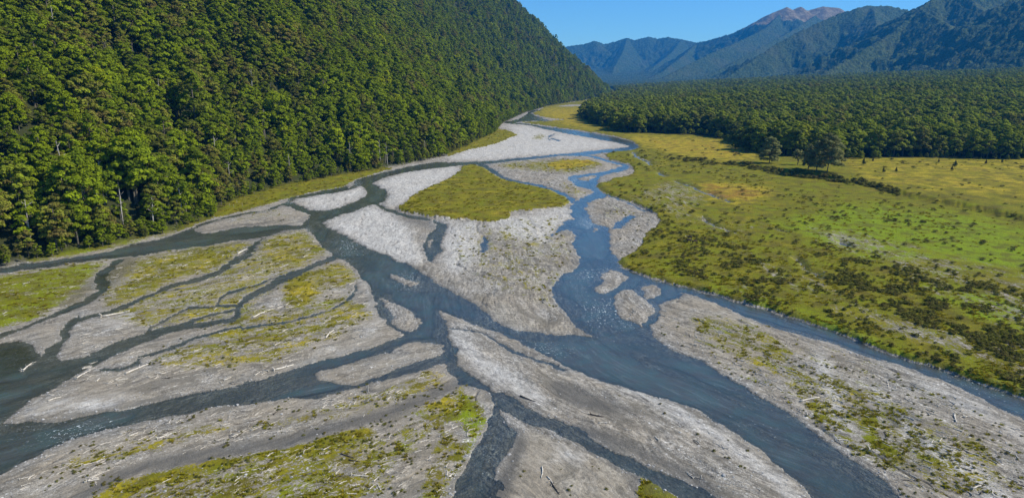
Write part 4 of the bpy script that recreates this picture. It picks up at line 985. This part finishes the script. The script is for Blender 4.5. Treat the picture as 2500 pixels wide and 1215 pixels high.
gn_scatter('grass', dict(x=X, y=Y, z=gridsample(Z, X, Y) - .03, s=sT * .8, sx=sT * 1.3, r=rng.uniform(0, 6.28, len(X)), k=rng.integers(0, 3, len(X))), [ctf], 'tufted yellow-green grass growing over the meadows and gravel flats', 'grass')

# ------------------------------------------------------------------ driftwood
def log_mesh(seed, mat, kind):
    """length 1 m along X; rooted or split end, stub branches"""
    g = random.Random(seed); b = MBld(); bend = g.uniform(-.06, .06); n = 6
    r0 = {0: .036, 1: .045, 2: .028, 3: .04}[kind]
    pts = [(-.5 + i / (n - 1), bend * math.sin(i / (n - 1) * 3.1) + g.uniform(-.008, .008), r0 * .8 + g.uniform(-.004, .01)) for i in range(n)]
    rad = [r0 * (1 - .55 * i / (n - 1)) * g.uniform(.9, 1.1) for i in range(n)]
    b.tube(pts, rad, 7)
    if kind in (1, 3):      # root plate
        for k in range(7):
            th = k * .9 + g.random() * .4; l = g.uniform(.08, .16)
            b.tube([(-.48, 0, r0), (-.52, l * .5 * math.cos(th), r0 + l * .5 * math.sin(th) + .02), (-.55 - g.random() * .05, l * math.cos(th), max(.01, r0 + .02 + l * math.sin(th)))], [r0 * .6, r0 * .35, .006], 5)
    for k in range({0: 1, 1: 2, 2: 5, 3: 4}[kind]):
        x = g.uniform(-.2, .4); th = g.choice((-1, 1)) * g.uniform(.5, 1.1); l = g.uniform(.08, .28)
        b.tube([(x, 0, r0), (x + l * .5 * math.cos(th), l * .5 * math.sin(th), r0 * 1.2), (x + l * math.cos(th), l * math.sin(th), r0 * g.uniform(1, 3.0))], [r0 * .4, r0 * .28, .005], 5)
    return b.mesh('driftwood_log', mat)
DLp = [log_mesh(20 + i, M_drift, i % 4) for i in range(8)]; DLd = [log_mesh(60 + i, M_driftd, i % 4) for i in range(4)]
def put_log(x, y, ln, rz, me, label, group, thick=1.0, tilt=0.0):
    o = bpy.data.objects.new('driftwood_log', me); col.objects.link(o)
    o.location = (x, y, max(gz(x, y), -.05)); o.scale = (ln, ln * thick, ln * thick); o.rotation_euler = (0, tilt, rz)
    tag(o, label, 'driftwood', group); return o
SPEC = [(1270,969,1308,984,'d','long black log lying alone on the pale gravel of the central bar'),(1441,1016,1474,1022,'d','dark grey log above the white log on the lower central bar'),
 (1460,1037,1490,1038,'p','thick white log lying level on the lower central bar'),(835,1118,865,1128,'d','charred log on the green flat, left of the smooth sand strip'),(852,1132,880,1136,'d','short dark log just below the charred log on the green flat'),
 (860,1168,900,1170,'p','grey-white log low on the stony flat, left of the smooth sand strip'),(1335,1168,1352,1190,'p','split white log on the brown silt at the bottom middle'),(1349,1188,1366,1212,'d','thin dark branch trailing from the split white log'),
 (1323,1145,1321,1172,'p','thin upright-lying pole above the split log on brown silt'),(247,778,318,764,'p','longest white log across the flat between the two left side channels'),(2374,1101,2411,1099,'p','straight white log near the right edge of the stony bar'),
 (2372,1203,2409,1192,'p','white branched snag in the bottom right corner'),(1953,985,2000,975,'p','long pale log above the far bank of the main river'),(670,906,717,893,'p','long white pole beside the swirled sand at the left channel'),
 (650,919,670,917,'p','stout log at the water edge below the long white pole'),(386,1078,430,1062,'p','straight white pole on the lower left gravel flat'),(243,1094,272,1085,'p','white rooted log above the two crossing poles of the lower left'),
 (202,1144,234,1136,'p','white log beside a green patch on the lower left gravel flat'),(225,1176,269,1157,'p','large rooted white trunk at the edge of the lower left green flat'),(187,927,222,907,'p','white log on the very edge of the large left pool'),
 (307,915,363,892,'p','long white log below the looping side channel'),(287,933,313,929,'p','short thick log under the drift pile by the left pool'),(617,780,662,760,'p','curved white log right of the forked side channel'),
 (670,848,686,840,'p','white log on the gravel above the left branch of the river'),(796,829,816,809,'p','bent white branch near the tip of the left gravel flat'),(851,697,867,690,'p','short bright log beside the yellow moss and the teal channel'),
 (594,683,621,677,'p','white log above the thin upper side channel'),(740,632,753,625,'p','white log near the inlet of the side channel'),(579,622,605,609,'p','white log left of the dark silted channel'),
 (2328,1020,2335,1040,'p','white forked snag below the right side stream'),(2165,935,2168,950,'p','pale upright snag in the middle of the right stony bar'),(55,905,80,885,'p','white stump log stranded in the large left pool'),(118,985,150,975,'p','brown-white root wad on the gravel point by the large left pool')]
sp_px = []
for i, (x1, y1, x2, y2, kd, lab) in enumerate(SPEC):
    a = unproj(x1, y1); b_ = unproj(x2, y2); x = (a[0] + b_[0]) / 2; y = (a[1] + b_[1]) / 2
    ln = float(np.hypot(b_[0] - a[0], b_[1] - a[1])); rz = math.atan2(b_[1] - a[1], b_[0] - a[0])
    put_log(float(x), float(y), min(ln, 7.5), rz, (DLp[i % 8] if kd == 'p' else DLd[i % 4]), lab, None, 1.0 if ln > 3 else 1.4); sp_px.append(((x1 + x2) / 2, (y1 + y2) / 2))
# scattered pieces
ZL = [([(0,670),(280,635),(180,730),(0,800)], .2, 'on the green flat beside the left channel'), ([(300,640),(620,590),(740,562),(810,625),(700,660),(560,700),(480,740),(260,770),(240,750)], 1.0, 'on the grassy gravel above the forked side channel'),
      ([(200,790),(330,750),(530,755),(420,790),(300,835),(190,870)], 1.1, 'on the gravel between the left side channels'), ([(600,760),(700,690),(860,700),(925,770),(960,800),(860,850),(600,910),(420,930),(230,920),(350,885),(500,820)], 1.2, 'on the broad gravel flat below the forked side channel'),
      ([(60,1150),(180,1085),(400,1030),(640,990),(840,965),(1060,905),(1100,930),(900,1020),(600,1080),(300,1150),(50,1215)], .9, 'on the lower left gravel flat'),
      ([(250,1215),(700,1100),(1000,1010),(1180,1000),(1100,1215)], .35, 'on the lower green flat'), ([(1100,560),(1380,560),(1400,640),(1360,720),(1400,790),(1250,700),(1100,680)], .45, 'on the middle bar between the two rivers'),
      ([(1250,430),(1380,470),(1400,490),(1230,410)], .4, 'on the small bar beside the thin blue channel'),
      ([(1610,760),(1750,760),(1950,830),(2250,930),(2500,1060),(2500,1215),(2250,1215),(2050,1080),(1850,950),(1700,870),(1610,820)], .75, 'on the wide stony bar at the right'),
      ([(1500,710),(1590,750),(1570,790),(1510,770)], .7, 'on the stony islet beside the rapids'), ([(1450,500),(1600,540),(1570,600),(1500,600)], .4, 'on the rounded bar inside the right bend'),
      ([(1450,960),(1700,1010),(1950,1200),(1700,1200),(1500,1040)], .18, 'on the lower central bar')]
best = []
for poly, k, z in ZL:
    m = mask(poly); X, Y, px, py = px_scatter(34000, -20, 2520, 400, 1240)
    gsm = gridsample(m, X, Y); w = gridsample(landm, X, Y); cl_ = fbm(X / 5, Y / 5, 3, 501)
    ok = (gsm > .5) & (w > .95) & (rng.random(len(X)) < k * 2.0 * sstep(.38, .62, cl_))
    for x, y, p_, q_ in zip(X[ok], Y[ok], px[ok], py[ok]): best.append((float(x), float(y), p_, q_, z))
for jx, jy, nn, z in ((215,893,9,'in the tangle at the mouth of the forked side channel'),(205,925,12,'in the tangle at the mouth of the forked side channel'),(135,958,6,'on the gravel point by the large left pool'),(270,934,8,'in the tangle at the mouth of the forked side channel'),
                      (385,918,8,'on the broad gravel flat below the forked side channel'),(410,912,5,'on the broad gravel flat below the forked side channel'),(345,868,7,'on the gravel between the left side channels'),(660,912,6,'at the water edge beside the swirled sand'),(565,940,5,'at the water edge beside the swirled sand'),
                      (2155,1075,8,'in the tangle on the green strip of the right stony bar'),(2120,1100,6,'in the tangle on the green strip of the right stony bar'),(2340,1020,6,'on the wide stony bar at the right'),(2320,1075,6,'on the wide stony bar at the right'),(2400,1205,7,'in the tangle at the bottom right corner'),(2050,1075,5,'on the wide stony bar at the right'),(230,1180,6,'on the lower left gravel flat')):
    for _k in range(nn):
        p_, q_ = jx + random.gauss(0, 13), jy + random.gauss(0, 6); x, y = unproj(p_, q_); best.append((float(x), float(y), p_, q_, z + '|'))
logs = []
for x, y, p_, q_, z in best:
    d = float(proj(x, y)[2]); ln = random.choice((.4, .5, .5, .6, .7, .9, 1.2, 1.6, 2.4)) * (.42 + d / 480)
    th = float(FANG[min(max(int(np.searchsorted(gy, q_)), 0), NY - 1), min(max(int(np.searchsorted(gx, p_)), 0), NX - 1)]) + math.pi + random.gauss(.1, .40)
    if random.random() < .12: th = random.uniform(0, 3.14)
    if z.endswith('|'): z = z[:-1]; th = random.uniform(0, 3.14); ln = max(ln, random.uniform(.8, 2.2))
    logs.append((ln / d, x, y, ln, th, z))
logs.sort(key=lambda t: -t[0])
print('LOGS', len(logs))
random.seed(77)
NI = 262
first = []
for i, (_, x, y, ln, th, z) in enumerate(logs[:NI]):
    dk = random.random() < .12
    o = put_log(x, y, ln, th, DLd[i % 4] if dk else DLp[i % 8], ('dark driftwood piece ' if dk else 'pale driftwood piece ') + z, ('dark' if dk else 'pale') + ' driftwood ' + z, random.uniform(.9, 1.6))
    if i < 500 and len(first) < 8 and not dk and o.data.name not in [f.data.name for f in first]: first.append(o)
cdr = bpy.data.collections.new('drift_kinds')
for f in first: cdr.objects.link(f)
rest = logs[NI:]
if rest:
    A = np.array([(x, y, ln, th) for _, x, y, ln, th, z in rest])
    gn_scatter('driftwood_litter', dict(x=A[:, 0], y=A[:, 1], z=gridsample(Z, A[:, 0], A[:, 1]), s=A[:, 2] * 1.3, sx=A[:, 2], r=A[:, 3], k=rng.integers(0, len(first), len(A))), [cdr], 'small pale driftwood pieces littering the gravel bars', 'driftwood')
# stones: one gravel-cobble cover
def stone_mesh(seed):
    g = np.random.default_rng(seed); import bmesh
    bm = bmesh.new(); bmesh.ops.create_icosphere(bm, subdivisions=2, radius=.5)
    for v in bm.verts: v.co = v.co * (1 + float(g.uniform(-.14, .14))); v.co.z = v.co.z * .6
    me = bpy.data.meshes.new('boulder'); bm.to_mesh(me); bm.free(); me.materials.append(M_stone); return me
cst = bpy.data.collections.new('stone_kinds'); 
for i, (p_, q_, lab) in enumerate(((1110,1200,'pale boulder on the white cobble margin at the bottom'), (940,861,'brown-grey boulder at the left tip of the low island below the split'), (1230,1030,'pale boulder on the cobble spit where the central stream splits'))):
    x, y, z = at_px(p_, q_); o = bpy.data.objects.new('boulder', stone_mesh(i)); col.objects.link(o); o.location = (x, y, z + .05); o.scale = (.5, .6, .45); tag(o, lab, 'boulder'); cst.objects.link(o)
X, Y, px, py = px_scatter(60000, -50, 2550, 640, 1240)
edge_ = gridsample(np.clip(1 - d_out / 2.2, 0, 1) * landm, X, Y); gs = gridsample(grass, X, Y); sm = gridsample(np.maximum(sand, damp), X, Y); cl_ = fbm(X / 4, Y / 4, 3, 601)
k = (gridsample(landm, X, Y) > .9) & (rng.random(len(X)) < (.10 * sstep(.45, .7, cl_) + .45 * edge_) * (1 - np.clip(sm, 0, 1)) * (1 - np.clip(gs, 0, 1) * .9))
X, Y = X[k], Y[k]; s = rng.uniform(.12, .42, len(X)) * np.where(rng.random(len(X)) < .05, 1.8, 1)
print('STONES', len(X))
gn_scatter('river_stones', dict(x=X, y=Y, z=gridsample(Z, X, Y), s=s, sx=s, r=rng.uniform(0, 6.28, len(X)), k=rng.integers(0, 3, len(X))), [cst], 'grey and white river stones strewn over the gravel bars', 'stones')

# ---- standing snag and stakes
b = MBld(); b.tube([(0, 0, -.3), (0, 0, .8), (.06, 0, 1.7), (.1, .05, 2.1)], [.16, .12, .09, .02], 7)
for th in (0.3, 2.2, 4.1): b.tube([(0, 0, .25), (.3 * math.cos(th), .3 * math.sin(th), .05), (.5 * math.cos(th), .5 * math.sin(th), -.05)], [.09, .06, .02], 5)
b.tube([(.02, 0, 1.2), (.3, .1, 1.5)], [.04, .01], 5)
x, y, z = at_px(899, 962); o = bpy.data.objects.new('dead_stump', b.mesh('dead_stump', M_dead)); col.objects.link(o); o.location = (x, y, z)
tag(o, 'upright bleached stump standing on the bank of the left branch of the river', 'stump')
b = MBld(); b.tube([(0, 0, -.3), (0.01, 0, .8), (0, 0, 1.6)], [.07, .065, .06], 6); b.tube([(0, 0, 1.6), (0, 0, 1.66)], [.06, .02], 6); pm = b.mesh('fence_post', M_post)
for p_, q_, lab in ((561,508,'leftmost post'), (571,510,'second post from the left'), (579,499,'post nearest the trees'), (592,507,'tallest post near the water')):
    x, y, z = at_px(p_, q_); o = bpy.data.objects.new('fence_post', pm); col.objects.link(o); o.location = (x, y, z); o.scale = (1.3, 1.3, 1.2); tag(o, lab + ' on the narrow grass strip below the left forest', 'post', 'posts on the grass strip')

# ------------------------------------------------------------------ cattle
def cow_mesh(name, graze, mat, face=None):
    """one continuous body: trunk, neck, head, four jointed legs, tail"""
    me = bpy.data.meshes.new(name)
    hz = .30 if graze else 1.35; hx = 1.32 if graze else 1.35
    V = [(0,0,1.08,.34), (-.45,0,1.10,.33), (-.80,0,1.14,.26), (.45,0,1.06,.33), (.72,0,1.12,.27),
         (.98,0,1.0 if graze else 1.30,.17), (1.15,0,.65 if graze else 1.42,.12), (hx,0,hz,.11), (hx + (.22 if not graze else .10),0,hz - (.05 if not graze else .2),.07)]
    E = [(0,1),(1,2),(0,3),(3,4),(4,5),(5,6),(6,7),(7,8)]
    for sx, root in ((.58, 3), (-.68, 1)):
        for sy in (.17, -.17):
            i = len(V)
            V += [(sx, sy, .80, .14), (sx + (.03 if sx > 0 else -.10), sy, .45, .07), (sx, sy, .10, .055), (sx + .05, sy, .02, .06)]
            E += [(root, i), (i, i+1), (i+1, i+2), (i+2, i+3)]
    i = len(V); V += [(-1.02,0,1.15,.05), (-1.08,0,.75,.03), (-1.07,0,.45,.05)]; E += [(2, i), (i, i+1), (i+1, i+2)]
    for sy in (.14, -.14):
        i = len(V); V += [(hx - .04, sy, hz + .1, .03)]; E += [(7, i)]
    me.from_pydata([v[:3] for v in V], E, []); me.materials.append(mat)
    o = bpy.data.objects.new(name, me); col.objects.link(o)
    md = o.modifiers.new('skin', 'SKIN'); md.use_smooth_shade = True
    for k, v in enumerate(V): me.skin_vertices[0].data[k].radius = (v[3], v[3])
    me.skin_vertices[0].data[0].use_root = True
    s = o.modifiers.new('sub', 'SUBSURF'); s.levels = s.render_levels = 1
    return o
def patch_mesh():
    import bmesh
    bm = bmesh.new(); bmesh.ops.create_icosphere(bm, subdivisions=2, radius=.17)
    for v in bm.verts: v.co.x *= .85; v.co.z *= 1.0
    me = bpy.data.meshes.new('white_face'); bm.to_mesh(me); bm.free(); me.materials.append(M_white); return me
c1 = cow_mesh('cow', False, M_cow); c2 = cow_mesh('cow', True, M_cowb); c3 = cow_mesh('cow', True, M_cow)
COWS = [(1683,591,c1,math.pi,'black cow with a white face, farthest of the three on the mossy meadow','cattle on the mossy meadow'),(1682,599,c3,0.1,'black cow standing just in front of the white-faced cow on the mossy meadow','cattle on the mossy meadow'),
        (1695,602,c2,.2,'dark brown cow at the right of the three on the mossy meadow','cattle on the mossy meadow'),
        (1689,373,c3,2.6,'black cow farthest left on the golden pasture','cattle on the golden pasture'),(1722,368.5,c3,.5,'black cow second from the left on the golden pasture','cattle on the golden pasture'),
        (1753,372,c3,.3,'black cow near the middle of the golden pasture','cattle on the golden pasture'),(1760,382,c3,1.2,'black cow nearest the bank on the golden pasture','cattle on the golden pasture'),
        (1790,377,c3,2.9,'left cow of the touching pair on the golden pasture','cattle on the golden pasture'),(1793,378,c2,.2,'right cow of the touching pair on the golden pasture','cattle on the golden pasture'),
        (1799,378.5,c2,3.4,'cow just right of the touching pair on the golden pasture','cattle on the golden pasture'),(1808,374,c3,.2,'cow near the tip of the forest shadow','cattle on the golden pasture'),
        (1819,376,c3,2.8,'left cow of the group beside the forest shadow','cattle on the golden pasture'),(1822,378,c2,0,'front cow of the group beside the forest shadow','cattle on the golden pasture'),(1825,375.5,c3,.3,'right cow of the group beside the forest shadow','cattle on the golden pasture')]
used_src = set()
for px_, py_, src, rz, lab, grp in COWS:
    x, y, z = at_px(px_, py_)
    if src.name in used_src: o = src.copy(); col.objects.link(o)
    else: o = src; used_src.add(src.name)
    o.location = (x, y, z - .05); o.rotation_euler = (0, 0, rz); o.scale = (1.15, 1.15, 1.15); tag(o, lab, 'cow', grp)
    if src is c1: 
        f = bpy.data.objects.new('white_face', patch_mesh()); f.parent = o; f.location = (1.50, 0, 1.32); col.objects.link(f)

# ------------------------------------------------------------------ air, sky, sun, camera
hz = bpy.data.meshes.new('haze')
x0, x1, y0, y1, z0, z1 = -5200, 9800, -300, 13200, -260.0, 2100.0
vs = [(x, y, z) for z in (z0, z1) for y in (y0, y1) for x in (x0, x1)]
hz.from_pydata(vs, [], [(0, 2, 3, 1), (4, 5, 7, 6), (0, 1, 5, 4), (2, 6, 7, 3), (0, 4, 6, 2), (1, 3, 7, 5)])
oh = bpy.data.objects.new('haze', hz); col.objects.link(oh); tag(oh, kind='stuff')
t = NT('haze_air'); pv = t.n('ShaderNodeVolumePrincipled', {'Color': (.03, .37, 1.0, 1), 'Density': .000052, 'Anisotropy': .1, 'Absorption Color': (0, 0, 0, 1)})
t.link(pv.outputs[0], t.out.inputs['Volume']); hz.materials.append(t.m)

AZ, EL = 95.0, 42.0
w = bpy.data.worlds.new('World'); scene.world = w; w.use_nodes = True; nt = w.node_tree
sky = nt.nodes.new('ShaderNodeTexSky'); sky.sky_type = 'NISHITA'; sky.sun_disc = False; sky.sun_elevation = R(EL); sky.sun_rotation = R(AZ); sky.altitude = 600; sky.air_density = 1.0; sky.dust_density = .3; sky.ozone_density = 1.6
tint = nt.nodes.new('ShaderNodeMix'); tint.data_type = 'RGBA'; tint.blend_type = 'MULTIPLY'; tint.inputs[0].default_value = 1; tint.inputs[7].default_value = (.46, .83, 1.12, 1)
nt.links.new(sky.outputs[0], tint.inputs[6]); nt.links.new(tint.outputs[2], nt.nodes['Background'].inputs[0]); nt.nodes['Background'].inputs[1].default_value = .105
sd_ = Vector((math.sin(R(AZ)) * math.cos(R(EL)), math.cos(R(AZ)) * math.cos(R(EL)), math.sin(R(EL))))
ld = bpy.data.lights.new('sun', 'SUN'); ld.energy = 5.0; ld.angle = R(.53); ld.color = (1, .93, .80)
lo = bpy.data.objects.new('sun', ld); col.objects.link(lo); lo.rotation_euler = sd_.to_track_quat('Z', 'Y').to_euler(); lo.location = (0, 0, 500)
cam = bpy.data.cameras.new('camera'); cam.sensor_width = 36; cam.lens = 36 * F / 2500; cam.clip_start = 1; cam.clip_end = 60000
oc = bpy.data.objects.new('camera', cam); col.objects.link(oc); oc.location = (0, 0, H); oc.rotation_euler = (math.pi / 2 - PIT, 0, 0); scene.camera = oc
scene.view_settings.view_transform = 'Standard'; scene.view_settings.look = 'None'; scene.view_settings.exposure = 0.54; scene.view_settings.gamma = 1.0
scene.render.engine = 'CYCLES'; scene.cycles.max_bounces = 6; scene.cycles.transparent_max_bounces = 8; scene.cycles.volume_bounces = 0
